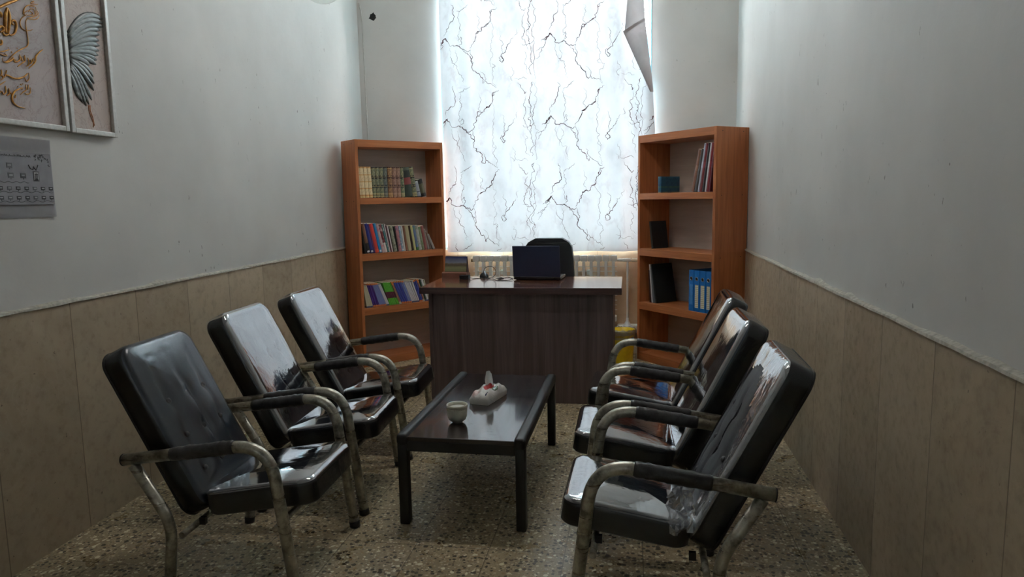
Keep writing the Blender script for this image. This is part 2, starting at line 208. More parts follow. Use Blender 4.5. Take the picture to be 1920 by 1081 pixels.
def mat_curtain(name,trans,base=(244,244,246)):
    g=G(name); v=g.obj(); 
    mp=g.n('ShaderNodeMapping',{'Vector':v,'Location':(2.3,1.6,3.),'Rotation':(0,.5,0),'Scale':(1.5,0,1.)}).outputs[0]
    n=g.noise(mp,2.5,7,.62,.5)[0]; h1=g.rng(g.math('ABSOLUTE',g.math('SUBTRACT',n,.5)),0.,.05,1.,0.)
    halo=g.math('MULTIPLY',g.math('MULTIPLY',h1,g.rng(g.noise(mp,5.,3)[0],.46,.66)),.30)
    bl=g.ramp(g.noise(mp,2.2,4,.6)[0],[(.35,S(base)),(.55,S(tuple(x-9 for x in base))),(.7,S(tuple(x-24 for x in base)))])
    col=g.mix(halo,bl,S((170,156,162)))
    wv=g.noise(g.obj((900,1,900)),1,1)[0]; nrm=g.bump(wv,.08,.001)
    d=g.n('ShaderNodeBsdfDiffuse',{0:col,'Normal':nrm}).outputs[0]; t=g.n('ShaderNodeBsdfTranslucent',{0:col}).outputs[0]
    return g.end(g.n('ShaderNodeMixShader',{0:trans,1:d,2:t}).outputs[0])
def mat_glass(name,tint=(.97,.99,.98,1),ior=1.45,rough=.0):
    g=G(name); fr=g.math('MULTIPLY',g.n('ShaderNodeFresnel',{'IOR':ior}).outputs[0],g.math('SUBTRACT',1.,g.n('ShaderNodeNewGeometry').outputs['Backfacing']))
    t=g.n('ShaderNodeBsdfTransparent',{0:tint}).outputs[0]; s=g.n('ShaderNodeBsdfGlossy',{'Roughness':rough}).outputs[0]
    return g.end(g.n('ShaderNodeMixShader',{0:fr,1:t,2:s}).outputs[0])
def mat_film(name,wr,gain=1.7,off=.05,haze=.0,rough=.07):
    """clear plastic wrap pulled over the upholstery, with creases"""
    g=G(name); v=g.obj(); rnd=g.n('ShaderNodeObjectInfo').outputs['Random']
    vv=g.n('ShaderNodeVectorMath',{0:v,1:g.n('ShaderNodeCombineXYZ',{0:g.math('MULTIPLY',rnd,9.),1:g.math('MULTIPLY',rnd,5.),2:0.}).outputs[0]},operation='ADD').outputs[0]
    st=g.n('ShaderNodeMapping',{'Vector':vv,'Scale':(9,26,9),'Rotation':(0,0,.35)}).outputs[0]
    f1=g.noise(st,1,3,.55,.8)[0]; f2=g.noise(vv,7,3,.5,.6)[0]
    hgt=g.math('ADD',g.math('MULTIPLY',f1,.35),f2)
    nr=g.bump(hgt,wr,.012)
    fr=g.math('MINIMUM',g.math('MULTIPLY_ADD',g.n('ShaderNodeFresnel',{'IOR':1.6,'Normal':nr}).outputs[0],gain,off),.9)
    t=g.n('ShaderNodeBsdfTransparent',{0:(.9,.92,.95,1)}).outputs[0]; s=g.n('ShaderNodeBsdfGlossy',{0:(.97,.98,1,1),'Roughness':rough,'Normal':nr}).outputs[0]
    d=g.n('ShaderNodeBsdfDiffuse',{0:(.55,.6,.68,1)}).outputs[0]
    ms=g.n('ShaderNodeMixShader',{0:haze,1:t,2:d}).outputs[0]
    return g.end(g.n('ShaderNodeMixShader',{0:fr,1:ms,2:s}).outputs[0])
def mat_steel(name,c=(172,168,156),rough=.34):
    g=G(name); v=g.obj(); f=g.noise(v,22,4,.65)[0]; s=g.noise(g.obj((6,6,60)),1,3)[0]
    col=g.ramp(f,[(.32,S(tuple(x*.62 for x in c))),(.55,S(c)),(.75,S(tuple(min(255,x*1.12) for x in c)))])
    return g.pbr(col,g.rng(s,.3,.7,rough-.08,rough+.12),.78,g.bump(g.noise(g.obj((12,12,140)),1,2)[0],.12,.002))
def mat_bands(name,stops,rough=.45,axis=2,mott=.0,mc=(200,190,160),ms=60):
    """colour bands along one axis of the part (book spines, printed covers)"""
    g=G(name); t=g.n('ShaderNodeTexCoord').outputs['Generated']; f=g.xyz(t)[axis]
    col=g.ramp(f,[(p,S(c)) for p,c in stops],'CONSTANT')
    if mott: col=g.mix(g.rng(g.noise(g.obj(),ms,2)[0],.5,.62,0,mott),col,S(mc))
    return g.pbr(col,rough)
PL=mat_plaster()
CEIL=plain('ceiling_paint',(205,204,200),.7,0,.04,8)
SLAB_L=mat_slab('stone_slabs_left',2.583,.416,(158,142,120),(186,170,146))
SLAB_R=mat_slab('stone_slabs_right',2.161,.432,(160,144,122),(190,174,150))
SLAB_B=mat_slab('stone_slabs_back',.0,.42,(172,142,110),(202,174,142))
GROUT=plain('rough_grout',(176,172,160),.8,0,.25,60)
TERR=mat_terrazzo()
OAK=wood('bookcase_laminate',(152,90,52),(182,112,66),(198,128,80),(3,26,1.4),.42,.04)
OAKH=wood('bookcase_shelf_laminate',(152,90,52),(182,112,66),(198,128,80),(1.4,26,26),.42,.04)
BACKP=wood('bookcase_backing',(176,164,154),(190,178,168),(200,188,178),(1.2,12,14),.6,.02)
WALNUT=wood('walnut_panel',(62,51,51),(92,75,74),(112,93,91),(16,16,.7),.42,.04)
WALTOP=wood('walnut_desktop',(92,56,42),(124,80,62),(144,98,78),(.9,22,22),.16,.02,1.)
WALEDGE=wood('walnut_edge',(44,30,30),(66,44,42),(84,58,52),(1.2,24,24),.4,.03)
TBLK=wood('table_black_brown',(10,8,8),(17,14,13),(25,19,18),(1.2,1.2,1.2),.5,.03,.0)
def mat_tabletop():
    g=G('table_varnish'); v=g.obj(); f=g.noise(g.obj((16,1.6,8)),1,5,.6)[0]
    col=g.ramp(f,[(.3,S((27,20,20))),(.7,S((46,34,33)))])
    sp=g.noise(g.obj((22,60,22)),1,2)[0]; z=g.rng(g.noise(v,4,2)[0],.52,.6)
    wet=g.math('MULTIPLY',g.rng(sp,.6,.66),z)
    lines=g.rng(g.noise(g.obj((60,2.2,8)),1,1)[0],.66,.7)
    h=g.math('ADD',g.math('MULTIPLY',f,.3),g.math('MULTIPLY',wet,.8)); h=g.math('ADD',h,g.math('MULTIPLY',lines,.25))
    return g.pbr(col,g.rng(f,.3,.7,.12,.22),0,g.bump(h,.22,.003),Coat_Weight=.7,Coat_Roughness=.06)
TTOP=mat_tabletop()
STEEL=mat_steel('worn_steel_tube')
BLKPL=plain('black_plastic',(22,22,24),.45,0,.2)
VINB=plain('black_vinyl',(13,13,14),.5,0,.2,90)
VING=plain('grey_vinyl',(64,66,70),.5,0,.1,120)
VINBLUE=plain('slate_vinyl',(58,66,78),.42,0,.1,120)
WRAPM=None
def mat_wrap():
    g=G('black_tape_wrap'); v=g.obj(); x,y,z=g.xyz(v)
    f=g.noise(g.obj((30,30,30)),1,3,.6)[0]; sp=g.math('FRACT',g.math('ADD',g.math('MULTIPLY',x,13.),g.math('MULTIPLY',y,7.)))
    return g.pbr(g.ramp(f,[(.3,S((26,25,26))),(.7,S((58,57,58)))]),.36,0,g.bump(g.math('ADD',f,g.math('MULTIPLY',sp,.5)),.5,.006))
WRAPM=mat_wrap()
FILM=mat_film('clear_plastic_film',.13,3.1,.14)
FILMD=mat_film('slack_plastic_film',.2,.95,.0,.0,.22)
FILMX=mat_film('clear_plastic_film_sides',.5,.9,.0,0,.16)
FILMS=mat_film('clear_plastic_film_seat',.12,3.0,.08)
FILMW=mat_film('crinkled_plastic_film',.45,2.4,.14,.30)  # pale haze mixed in, standing in for a white window reflection
WHITE=plain('white_enamel',(226,226,222),.35,0,.04)
CERA=plain('cream_ceramic',(206,204,188),.35,0,.08,50)
YEL=plain('yellow_plastic',(240,206,20),.38,0,.06)
# ------------------------------------------------------------------ room shell
XR=.875; YB=6.29; YN=-2.4; ZC=3.62
def xl(y): return -2.305-.0267*(y-2.5)
LW=Vector((-2.305,2.5,0)); LD=Vector((-.0267,1,0)).normalized(); LN=Vector((LD.y,-LD.x,0)); LROT=math.atan2(LD.y,LD.x)
b=nb(); box(b,(-3.2,YN-.3,-.12),(1.3,YB+.35,0)); struct(mo('floor',b,TERR))
b=nb(); box(b,(-3.2,YN-.3,ZC),(1.3,YB+.35,ZC+.12)); struct(mo('ceiling',b,CEIL))
b=nb(); prism(b,[(xl(YN-.2),YN-.2),(xl(YB+.3),YB+.3),(xl(YB+.3)-.2,YB+.3),(xl(YN-.2)-.2,YN-.2)],0,ZC,axis='z'); struct(mo('wall_left',b,PL))
b=nb(); box(b,(XR,YN-.2,0),(XR+.2,YB+.3,ZC)); struct(mo('wall_right',b,PL))
b=nb(); box(b,(xl(YN)-.1,YN-.2,0),(XR+.1,YN,ZC)); 
FX0,FX1,FZ0,FZ1=-1.75,.35,1.0,2.9
b.free(); b=nb(); box(b,(xl(YN)-.1,YN-.2,0),(FX0,YN,ZC)); box(b,(FX1,YN-.2,0),(XR+.1,YN,ZC)); box(b,(FX0,YN-.2,0),(FX1,YN,FZ0)); box(b,(FX0,YN-.2,FZ1),(FX1,YN,ZC))
struct(mo('wall_front',b,PL))
WX0,WX1,WZ0,WZ1=-1.65,.175,.925,3.50  # window head raised past the curtain, an added gap for extra skylight
b=nb(); T=.24
box(b,(xl(YB)-.05,YB,0),(WX0,YB+T,ZC)); box(b,(WX1,YB,0),(XR+.05,YB+T,ZC)); box(b,(WX0,YB,0),(WX1,YB+T,WZ0)); box(b,(WX0,YB,WZ1),(WX1,YB+T,ZC))
WB=struct(mo('wall_back',b,PL))
# stone wainscots (slightly proud of the plaster) with a rough grouted upper edge
def wains(name,mat,a,bb,z1): 
    b=nb(); box(b,a,(bb[0],bb[1],z1)); return struct(mo(name,b,mat))
b=nb(); prism(b,[(xl(YN)+.012,YN),(xl(YB-.001)+.012,YB-.001),(xl(YB)-.02,YB),(xl(YN)-.02,YN)],0,.983,axis='z'); struct(mo('trim_1',b,SLAB_L))
b=nb(); box(b,(XR-.012,YN,0),(XR+.02,YB-.001,.962)); struct(mo('trim_2',b,SLAB_R))
gB=nb(); box(gB,(xl(YB)+.013,YB-.012,0),(XR-.013,YB+.02,.918)); o=struct(mo('trim_3',gB,G('x').m))
def slab_back():
    g=G('stone_slabs_back_wall'); v=g.obj(); x,y,z=g.xyz(v)
    fr=g.math('FRACT',g.math('DIVIDE',g.math('ADD',x,9.1),.42)); e=g.rng(g.math('MINIMUM',fr,g.math('SUBTRACT',1.,fr)),.003,.01,1.,0.)
    col=g.ramp(g.noise(v,3,5,.6,1.)[0],[(.3,S((186,156,126))),(.7,S((208,182,152)))]); col=g.mix(g.math('MULTIPLY',e,.5),col,S((120,96,74)))
    return g.pbr(col,.4,0)
o.data.materials.clear(); o.data.materials.append(slab_back())
def caulk(name,x,y0,y1,z,side,seed):
    rnd=random.Random(seed); b=nb(); n=90; pts=[]
    prev=None
    for i in range(n+1):
        y=y0+(y1-y0)*i/n; t=.005+.009*rnd.random()+(.012 if rnd.random()<.12 else 0); dn=.004+.006*rnd.random()
        xx=x(y); w=.008+.004*rnd.random()
        ring=[b.verts.new((xx,y,z-dn)),b.verts.new((xx+side*w,y,z-dn*.6)),b.verts.new((xx+side*w*.8,y,z+t*.4)),b.verts.new((xx-side*.01,y,z+t))]
        if prev:
            for k in range(4): b.faces.new([prev[k],prev[(k+1)%4],ring[(k+1)%4],ring[k]])
        else: b.faces.new(ring)
        prev=ring
    b.faces.new(prev[::-1]); return struct(mo(name,b,GROUT,smooth=50))
caulk('trim_4',lambda y:xl(y)+.0105,YN+.01,YB-.03,.983,1,3); caulk('trim_5',lambda y:XR-.0105,YN+.01,YB-.03,.962,-1,5)
b=nb(); box(b,(xl(YB)+.03,YB-.05,0),(XR-.02,YB-.01,.07),.008); tr6=struct(mo('baseboard_back',b,plain('pale_stone_skirting',(196,184,164),.5)))
# hole in the plaster, its shade painted as a dark slab (child of the wall) 
b=nb(); rnd=random.Random(4); n=14
outer=[(-2.262+.034*(1+.35*rnd.uniform(-1,1))*math.cos(2*PI*k/n),2.998+.030*(1+.35*rnd.uniform(-1,1))*math.sin(2*PI*k/n)) for k in range(n)]
prism(b,outer,YB-.002,YB+.03); mo('hole',b,plain('hole_shade',(16,15,14),.9),WB)
# window: turquoise painted frame, two mullions, panes
CY=plain('turquoise_paint',(150,214,226),.35,0,.05)
WIN=struct(link(bpy.data.objects.new('window_1',None))); WIN.location=(0,YB+.16,0)
b=nb(); fw=.035
box(b,(WX0,-.03,WZ0),(WX0+fw,.03,WZ1),.004); box(b,(WX1-fw,-.03,WZ0),(WX1,.03,WZ1),.004); box(b,(WX0+fw,-.03,WZ0),(WX1-fw,.03,WZ0+fw),.004); box(b,(WX0+fw,-.03,WZ1-fw),(WX1-fw,.03,WZ1),.004)
mo('window_frame',b,CY,WIN)
xm=[WX0+fw+(WX1-WX0-2*fw)*k/3 for k in range(4)]
for k in (1,2):
    b=nb(); box(b,(xm[k]-.02,-.025,WZ0+fw),(xm[k]+.02,.025,WZ1-fw),.003); mo('mullion',b,CY,WIN)
GL=mat_glass('window_glass')
for k in range(3):
    b=nb(); box(b,(xm[k]+(.02 if k else 0),-.003,WZ0+fw),(xm[k+1]-(.02 if k<2 else 0),.003,WZ1-fw)); mo('pane',b,GL,WIN)
# turquoise lining of the reveal
b=nb(); box(b,(WX0-.001,YB-.004,WZ0),(WX0+.006,YB+.13,WZ1)); box(b,(WX1-.006,YB-.004,WZ0),(WX1+.001,YB+.13,WZ1)); struct(mo('trim_6',b,CY))
b=nb(); box(b,(WX0+.007,YB-.001,WZ0),(WX1-.007,YB+.128,WZ0+.018),.004); struct(mo('trim_7',b,plain('sill_stone',(214,206,192),.4)))
# added unseen frosted window behind the viewer, frontal fill for the room
W2=struct(link(bpy.data.objects.new('fill_window',None))); W2.location=(0,YN-.1,0)
b=nb()
for a,c in (((FX0,-.03,FZ0),(FX0+.05,.03,FZ1)),((FX1-.05,-.03,FZ0),(FX1,.03,FZ1)),((FX0+.05,-.03,FZ0),(FX1-.05,.03,FZ0+.05)),((FX0+.05,-.03,FZ1-.05),(FX1-.05,.03,FZ1)),((-.725,-.03,FZ0+.05),(-.675,.03,FZ1-.05))): box(b,a,c,.003)
mo('window_frame',b,WHITE,W2)
FG=G('fill_window_glass'); FG=FG.end(FG.n('ShaderNodeMixShader',{0:FILL_FROST,1:FG.n('ShaderNodeBsdfDiffuse',{0:(.8,.8,.8,1)}).outputs[0],2:FG.n('ShaderNodeBsdfTranslucent',{0:(.9,.9,.88,1)}).outputs[0]}).outputs[0])
for x0,x1 in ((FX0+.05,-.725),(-.675,FX1-.05)):
    b=nb(); box(b,(x0,-.004,FZ0+.05),(x1,.004,FZ1-.05)); mo('pane',b,FG,W2)
# ------------------------------------------------------------------ curtain
VEINS=[(3.4,[(470,515),(490,497),(505,480),(517,492)]),(2.6,[(482,512),(498,494),(510,478)]),(2.,[(500,474),(512,442),(522,428),(540,382),(534,346)]),
(2.6,[(512,486),(525,513),(560,514),(577,526),(596,536),(610,530)]),(1.6,[(450,578),(465,555),(470,540),(488,520),(500,495)]),(1.2,[(446,552),(462,542),(478,534)]),(1.2,[(525,518),(530,560),(550,590),(570,630),(578,658)]),
(2.2,[(577,526),(595,545),(610,565),(617,587)]),(2.2,[(610,530),(617,560),(612,600),(630,620),(650,640),(660,668),(668,652)]),(1.5,[(650,618),(668,655),(690,668),(716,686)]),(1.4,[(560,514),(575,500),(570,478),(560,492)]),
(2.4,[(725,368),(706,378),(700,400),(690,430),(670,443),(650,460),(635,470),(630,490),(615,510),(607,525)]),(3.,[(706,380),(699,396)]),(3.2,[(690,430),(672,441)]),(2.8,[(650,458),(633,468)]),(1.,[(700,405),(703,470),(698,520),(704,560),(695,598),(712,608)]),
(2.2,[(790,486),(775,510),(760,530),(745,548),(735,558),(747,574),(738,582),(728,566),(736,552)]),(1.2,[(735,468),(746,510),(742,545)]),(1.,[(802,456),(795,486)]),
(1.7,[(370,345),(385,365),(402,392),(411,384)]),(1.8,[(437,343),(430,365),(425,395),(420,430),(425,460),(415,490),(425,520),(430,560),(436,600),(430,642)]),(1.4,[(445,348),(442,400),(440,450),(435,480),(443,520),(440,600),(445,658)]),(1.6,[(408,398),(395,430),(405,460),(394,490),(410,520),(421,548)]),
(1.,[(355,325),(375,331),(395,325),(411,335)]),(1.3,[(385,514),(410,525),(430,520),(441,508)]),(2.6,[(436,346),(430,362)]),(1.5,[(604,348),(590,360),(575,371),(558,376)]),(1.2,[(566,374),(560,400),(570,430),(560,470),(565,502)]),(1.,[(700,588),(712,602),(705,640),(716,682)]),(1.,[(412,440),(424,450),(418,474),(430,486)]),(1.,[(400,548),(412,570),(404,600),(418,640)]),(.9,[(540,600),(556,560),(548,530)]),(.9,[(640,380),(652,410),(640,440),(655,462)]),(.9,[(776,600),(790,630),(782,660),(770,640)])]
def curtain():
    root=thing('curtain','white marble-veined curtain hanging over the window, upper right corner folded back','curtain',(0,6.238,0))
    cm=mat_curtain('marble_print_cloth',.050,(226,227,231)); cr=mat_curtain('marble_print_reverse',.06,(168,160,160))
    def yw(x,z):
        a=.55+.45*min(1,max(0,(z-.9)/1.2))
        return a*(.016*math.sin(x*17+.6*math.sin(x*5))+.009*math.sin(x*41+1+.5*z))+.006*math.sin(z*2.1+x*3)
    def xr(z):
        if z<1.94: return .15+.056*min(1,max(0,(z-.9)/1.0))
        if z<2.254: return .206-.02*(z-1.94)/.314
        if z<2.729: return .186-.217*(z-2.254)/.475
        return -.031+.043*(z-2.729)/.37
    def xleft(z): return -1.622-.02*(z-.9)/2.2
    b=nb(); nx,nz=150,64; rows=[]
    zs=[.905+(3.175-.905)*j/nz for j in range(nz+1)]
    for z in zs:
        x0,x1=xleft(z),xr(z); w=.21+1.63
        rows.append([b.verts.new((x,yw(x,z),z+.003*math.sin(x*13))) for x in [x0+(x1-x0)*i/nx for i in range(nx+1)]])
    for A,B in zip(rows,rows[1:]):
        for i in range(nx): b.faces.new([A[i],A[i+1],B[i+1],B[i]]).smooth=True
    # printed marble veins: the same motif repeats every .913 m across and .687 m down
    vm=G('vein_print'); vc=vm.ramp(vm.noise(vm.obj(),9,3)[0],[(.3,S((44,20,28))),(.7,S((92,58,66)))])
    vm=vm.end(vm.n('ShaderNodeMixShader',{0:.22,1:vm.n('ShaderNodeBsdfDiffuse',{0:vc}).outputs[0],2:vm.n('ShaderNodeBsdfTranslucent',{0:vc}).outputs[0]}).outputs[0])
    rnd=random.Random(21)
    def jag(p,amp,lv):
        for _ in range(lv):
            q=[p[0]]
            for (x0,z0),(x1,z1) in zip(p,p[1:]):
                l=math.hypot(x1-x0,z1-z0); d=rnd.gauss(0,amp)*l
                q+=[((x0+x1)/2+d*(z1-z0)/max(l,1e-6),(z0+z1)/2-d*(x1-x0)/max(l,1e-6)),(x1,z1)]
            p=q
        return p
    def ribbon(p,w):
        p=jag(p,.16,3); n=len(p); prev=None; ws=0
        for k,(x,z) in enumerate(p):
            a_=p[max(0,k-1)]; c_=p[min(n-1,k+1)]; tx,tz=c_[0]-a_[0],c_[1]-a_[1]; l=math.hypot(tx,tz) or 1
            ws=.6*ws+.4*rnd.uniform(.15,1.9); hw=w*.5*ws*(.35+.65*math.sin(PI*(.06+.88*k/(n-1)))); nx_,nz_=-tz/l*hw,tx/l*hw
            if not (.915<z<3.165 and xleft(z)+.004<x<xr(z)-.004): prev=None; continue
            cur=[b.verts.new((x+s*nx_,yw(x,z)-.0011,z+s*nz_+.003*math.sin(x*13))) for s in (-1,1)]
            if prev:
                f=b.faces.new([prev[0],prev[1],cur[1],cur[0]]); f.material_index=1
            prev=cur
    U=.002113
    for ix in range(-2,3):
        for iz in range(-2,4):
            for w,pl in VEINS:
                # motif units -> metres on the cloth
                ribbon([(-.69+(x-500)*U+ix*.913,1.37-(y-490)*U+iz*.687) for x,y in pl],w*.0023)
    mo('cloth',b,[cm,vm],root)
    # corner folded towards the room: reverse side shows
    b=nb()
    def patch(poly_l,poly_r,n,dy,bm,amp=.012):
        rows=[]
        for (l,r) in zip(poly_l,poly_r):
            rows.append([bm.verts.new((l[0]+(r[0]-l[0])*k/n,dy-.012*math.sin(PI*k/n)-amp*math.sin(k/n*5+l[1]*9),l[1]+(r[1]-l[1])*k/n)) for k in range(n+1)])
        for A,B in zip(rows,rows[1:]):
            for k in range(n): bm.faces.new([A[k],A[k+1],B[k+1],B[k]]).smooth=True
    def lerp(a,c,n): return [(a[0]+(c[0]-a[0])*i/n,a[1]+(c[1]-a[1])*i/n) for i in range(n+1)]
    patch(lerp((-.012,3.17),(-.05,2.71),10),lerp((.098,3.17),(.120,2.81),10),8,-.035,b)
    mo('folded_corner',b,cr,root,label='grey reverse of the folded corner')
    b=nb()
    patch(lerp((-.062,2.735),(.165,2.235),12),lerp((.118,2.835),(.192,2.235),12),8,-.042,b,.006)
    mo('folded_corner',b,cr,root,label='pale flap of the folded corner')
    b=nb(); box(b,(-1.62,-.004,.897),(.13,.006,.906)); 
    b.free()
    r=thing('curtain_rod','steel curtain rod above the window, carrying the marbled curtain','curtain rod',(0,6.238,3.185))
    b=nb(); tube(b,[(-1.76,0,0),(.28,0,0)],.012,14); mo('rod',b,STEEL,r)
    for x in (-1.72,.25):
        b=nb(); box(b,(x-.012,-.012,-.018),(x+.012,.0515,.018),.003); mo('bracket',b,STEEL,r)
curtain()
# ------------------------------------------------------------------ wall things
def wallp(u,z,off): p=LW+LD*u+LN*off; return (p.x,p.y,z)
FRM=plain('silvered_frame',(196,196,192),.4,.25,.12,70)
def mat_canvas(c1,c2,c3):
    g=G('marbled_canvas'); v=g.obj(); f=g.noise(v,4,5,.65,1.5)[0]; k=g.rng(g.math('ABSOLUTE',g.math('SUBTRACT',g.noise(v,6,5,.7,2.)[0],.5)),0,.03,.4,0)
    return g.pbr(g.mix(k,g.ramp(f,[(.3,S(c1)),(.55,S(c2)),(.75,S(c3))]),S((140,116,112))),.55)
def pframe(name,label,u0,u1,z0,z1,canvas):
    uc=(u0+u1)/2; w=(u1-u0)/2; hh=z1-z0
    r=thing(name,label,'picture',wallp(uc,z0,.0),LROT)
    # local x along the wall, local y INTO the wall (so the room side is -y)
    b=nb(); t=.021
    for a,c in (((-w,-.03,0),(-w+t,-.002,hh)),((w-t,-.03,0),(w,-.002,hh)),((-w+t,-.03,0),(w-t,-.002,t)),((-w+t,-.03,hh-t),(w-t,-.002,hh))): box(b,a,c,.003)
    mo('frame',b,FRM,r)
    b=nb(); box(b,(-w+t-.002,-.014,t-.002),(w-t+.002,-.004,hh-t+.002)); mo('canvas',b,canvas,r); return r,uc,z0
GOLD=G('gold_relief'); GOLD=GOLD.pbr(GOLD.ramp(GOLD.noise(GOLD.obj(),60,3)[0],[(.3,S((168,112,40))),(.7,S((226,170,84)))]),.38,.35)
fr,uc,z0=pframe('picture_frame','large silver-framed panel with gold calligraphy in relief on the left wall',-.60,.157,1.682,2.62,mat_canvas((168,160,160),(182,170,168),(172,154,152)))
for i,(w,p) in enumerate(CALLIG):
    b=nb(); n=len(p); q=[(u-uc,-.0165,z-z0) for u,z in p]
    # smooth through the points
    pts=[]
    for k in range(n-1):
        p0,p1,p2,p3=[Vector(q[max(0,min(n-1,k+j))]) for j in (-1,0,1,2)]
        for s in range(6):
            t=s/6; pts.append(.5*((2*p1)+(-p0+p2)*t+(2*p0-5*p1+4*p2-p3)*t*t+(-p0+3*p1-3*p2+p3)*t**3))
    pts.append(Vector(q[-1])); m=len(pts)
    pts=[v for v in pts if -.355<v.x<.355]; m=len(pts)
    if m<3: b.free(); continue
    rr=[w*.5*(.35+.65*math.sin(PI*(.12+.8*k/(m-1)))) for k in range(m)]
    tube(b,pts,rr,8); mo('calligraphy_stroke',b,GOLD,fr)
fr,uc,z0=pframe('picture_frame','narrow silver-framed panel with grey butterfly wing relief beside the calligraphy',.169,.449,1.680,2.60,mat_canvas((178,168,162),(186,170,162),(170,150,142)))
def mat_wing():
    g=G('wing_relief'); f=g.noise(g.obj((10,10,30)),3,3)[0]; return g.pbr(g.ramp(f,[(.3,S((74,80,80))),(.7,S((118,124,122)))]),.35,.2)
WG=mat_wing()
for i,p in enumerate(WING):
    b=nb(); pts=[(u-uc,-.016-.0015*(i%3),z-z0) for u,z in p]; n=len(pts); up=i<12
    rr=[(.0055+.0105*math.sin(PI*min(1,.1+.8*k/(n-1)))) if up else (.005+.0095*math.sin(PI*min(1,.1+.8*k/(n-1)))) for k in range(n)]
    rr[-1]=.003
    tube(b,pts,rr,10); 
    for v in b.verts: v.co.y=-.014+(v.co.y+.014)*.42 if v.co.y<-.014 else v.co.y*.2-.0112
    mo('wing_lobe',b,WG,fr)
COP=plain('copper_line',(178,118,84),.4,.3)
for p in TAIL:
    b=nb(); tube(b,[(u-uc,-.0155,z-z0) for u,z in p],.0018,6); mo('wing_tail',b,COP,fr)
# poster
def poster():
    u0,u1,z0,z1=-.36,.066,1.336,1.640; uc=(u0+u1)/2; w=(u1-u0)/2
    r=thing('poster','white paper sheet with grey printed flow chart taped below the calligraphy panel','poster',wallp(uc,z0,0),LROT)
    b=nb(); n=16
    vs=[[b.verts.new((-w+2*w*i/n,-.004-.004*(abs(i/n-.5)*2)**3*(1 if j in(0,8) else .4),(z1-z0)*j/8)) for i in range(n+1)] for j in range(9)]
    for A,B in zip(vs,vs[1:]):
        for i in range(n): b.faces.new([A[i],A[i+1],B[i+1],B[i]])
    bmesh.ops.solidify(b,geom=b.faces[:],thickness=.0006)
    mo('sheet',b,plain('paper_white',(196,196,200),.7,0,.03),r,smooth=40)
    g=G('print_grey'); PG=g.pbr(g.ramp(g.noise(g.obj(),18,4)[0],[(.3,S((128,128,134))),(.7,S((146,146,152)))]),.7)
    DK=plain('print_dark',(44,44,48),.7); MD=plain('print_mid',(96,96,102),.7); LT=plain('print_light',(170,170,174),.7)
    b=nb(); box(b,(-w+.012,-.0088,.050),(w-.006,-.0080,.248)); mo('printed_area',b,PG,r)
    def X(px): return .0+ (px-uc)
    # title line of small script
    rnd=random.Random(3); b=nb()
    x=.0-uc-.04
    for k in range(26):
        a=.234+rnd.uniform(-.001,.001); tube(b,[(x,-.0092,a),(x-.003,-.0092,a-.002),(x-.006,-.0092,a+rnd.choice((-.001,.002,.005)))],.0007,5); x-=.0072
        if x<-w+.03: break
    mo('title',b,DK,r)
    b=nb(); tube(b,[(X(-.055),-.0092,.222-.02),(X(-.047),-.0092,.188),(X(-.035),-.0092,.185),(X(-.030),-.0092,.197)],.002,6); tube(b,[(X(-.032),-.0092,.195),(X(-.02),-.0092,.183),(X(-.012),-.0092,.196),(X(-.009),-.0092,.203)],.002,6); mo('heading',b,DK,r)
    def cell(u,z,ww,hh,mat):
        b=nb(); box(b,(u-ww/2,-.0096,z-hh/2),(u+ww/2,-.0086,z+hh/2)); box(b,(u-.0012,-.0094,z-hh/2-.005),(u+.0012,-.0088,z-hh/2))
        box(b,(u-ww*.32,-.0100,z-hh*.1),(u+ww*.32,-.0094,z+hh*.2),mat=1); mo('chart_box',b,[mat,LT],r)
    for z,us in ((.197,(-.145,-.26)),(.160,(-.142,-.085,-.26))):
        for u in us: cell(X(u),z,.026,.019,DK if u==-.085 else MD)
    for z in (.112,.076):
        for k in range(9): cell(w-.020-k*.040,z,.020,.013,DK if k%3!=2 else MD)
    for z in (.135,.098,.062):
        b=nb(); L=(w-.010) if z<.13 else X(-.06)
        tube(b,[(-w+.015+(L+w-.015)*i/80,-.0091,z+.0028*math.sin(i*.62)) for i in range(81)],.0007,5); mo('wavy_line',b,DK,r)
    # small portrait: plain silhouette in a rectangle
    b=nb(); cx=X(-.022); box(b,(cx-.014,-.0097,.140),(cx+.014,-.0087,.178)); box(b,(cx-.011,-.0101,.143),(cx+.011,-.0096,.175),mat=1)
    prism(b,[(cx+.0075*math.cos(t*PI/8),.158+.009*math.sin(t*PI/8)) for t in range(16)],-.0106,-.0101,mat=2); prism(b,[(cx-.009,.143),(cx+.009,.143),(cx+.006,.151),(cx-.006,.151)],-.0106,-.0101,mat=0)
    prism(b,[(cx+.0085*math.cos(t*PI/8),.164+.006*math.sin(t*PI/8)) for t in range(9)],-.0110,-.0106,mat=0)
    mo('portrait_photo',b,[DK,LT,MD],r)
    # floral corner
    b=nb(); rnd=random.Random(9)
    for k in range(26):
        u=w-.012-rnd.random()*.075; z=.240-rnd.random()*.02-max(0,(u-(w-.04)))*1.3
        a=rnd.random()*6; tube(b,[(u,-.0092,z),(u+.005*math.cos(a),-.0092,z+.005*math.sin(a)),(u+.008*math.cos(a+.7),-.0092,z+.008*math.sin(a+.7))],[.0006,.0022,.0004],5)
    mo('flower_print',b,MD,r)
poster()
# painted-over cable down the back wall
b=nb(); tube(b,[(-2.385,YB-.004,3.12),(-2.376,YB-.004,3.08),(-2.367,YB-.004,3.04),(-2.362,YB-.004,2.95),(-2.356,YB-.004,2.4),(-2.350,YB-.004,1.7),(-2.346,YB-.004,.99)],.005,8)
tag(mo('cable',b,plain('painted_cable',(186,185,180),.6)),'thin painted-over cable running down the back wall left of the bookcase','cable')
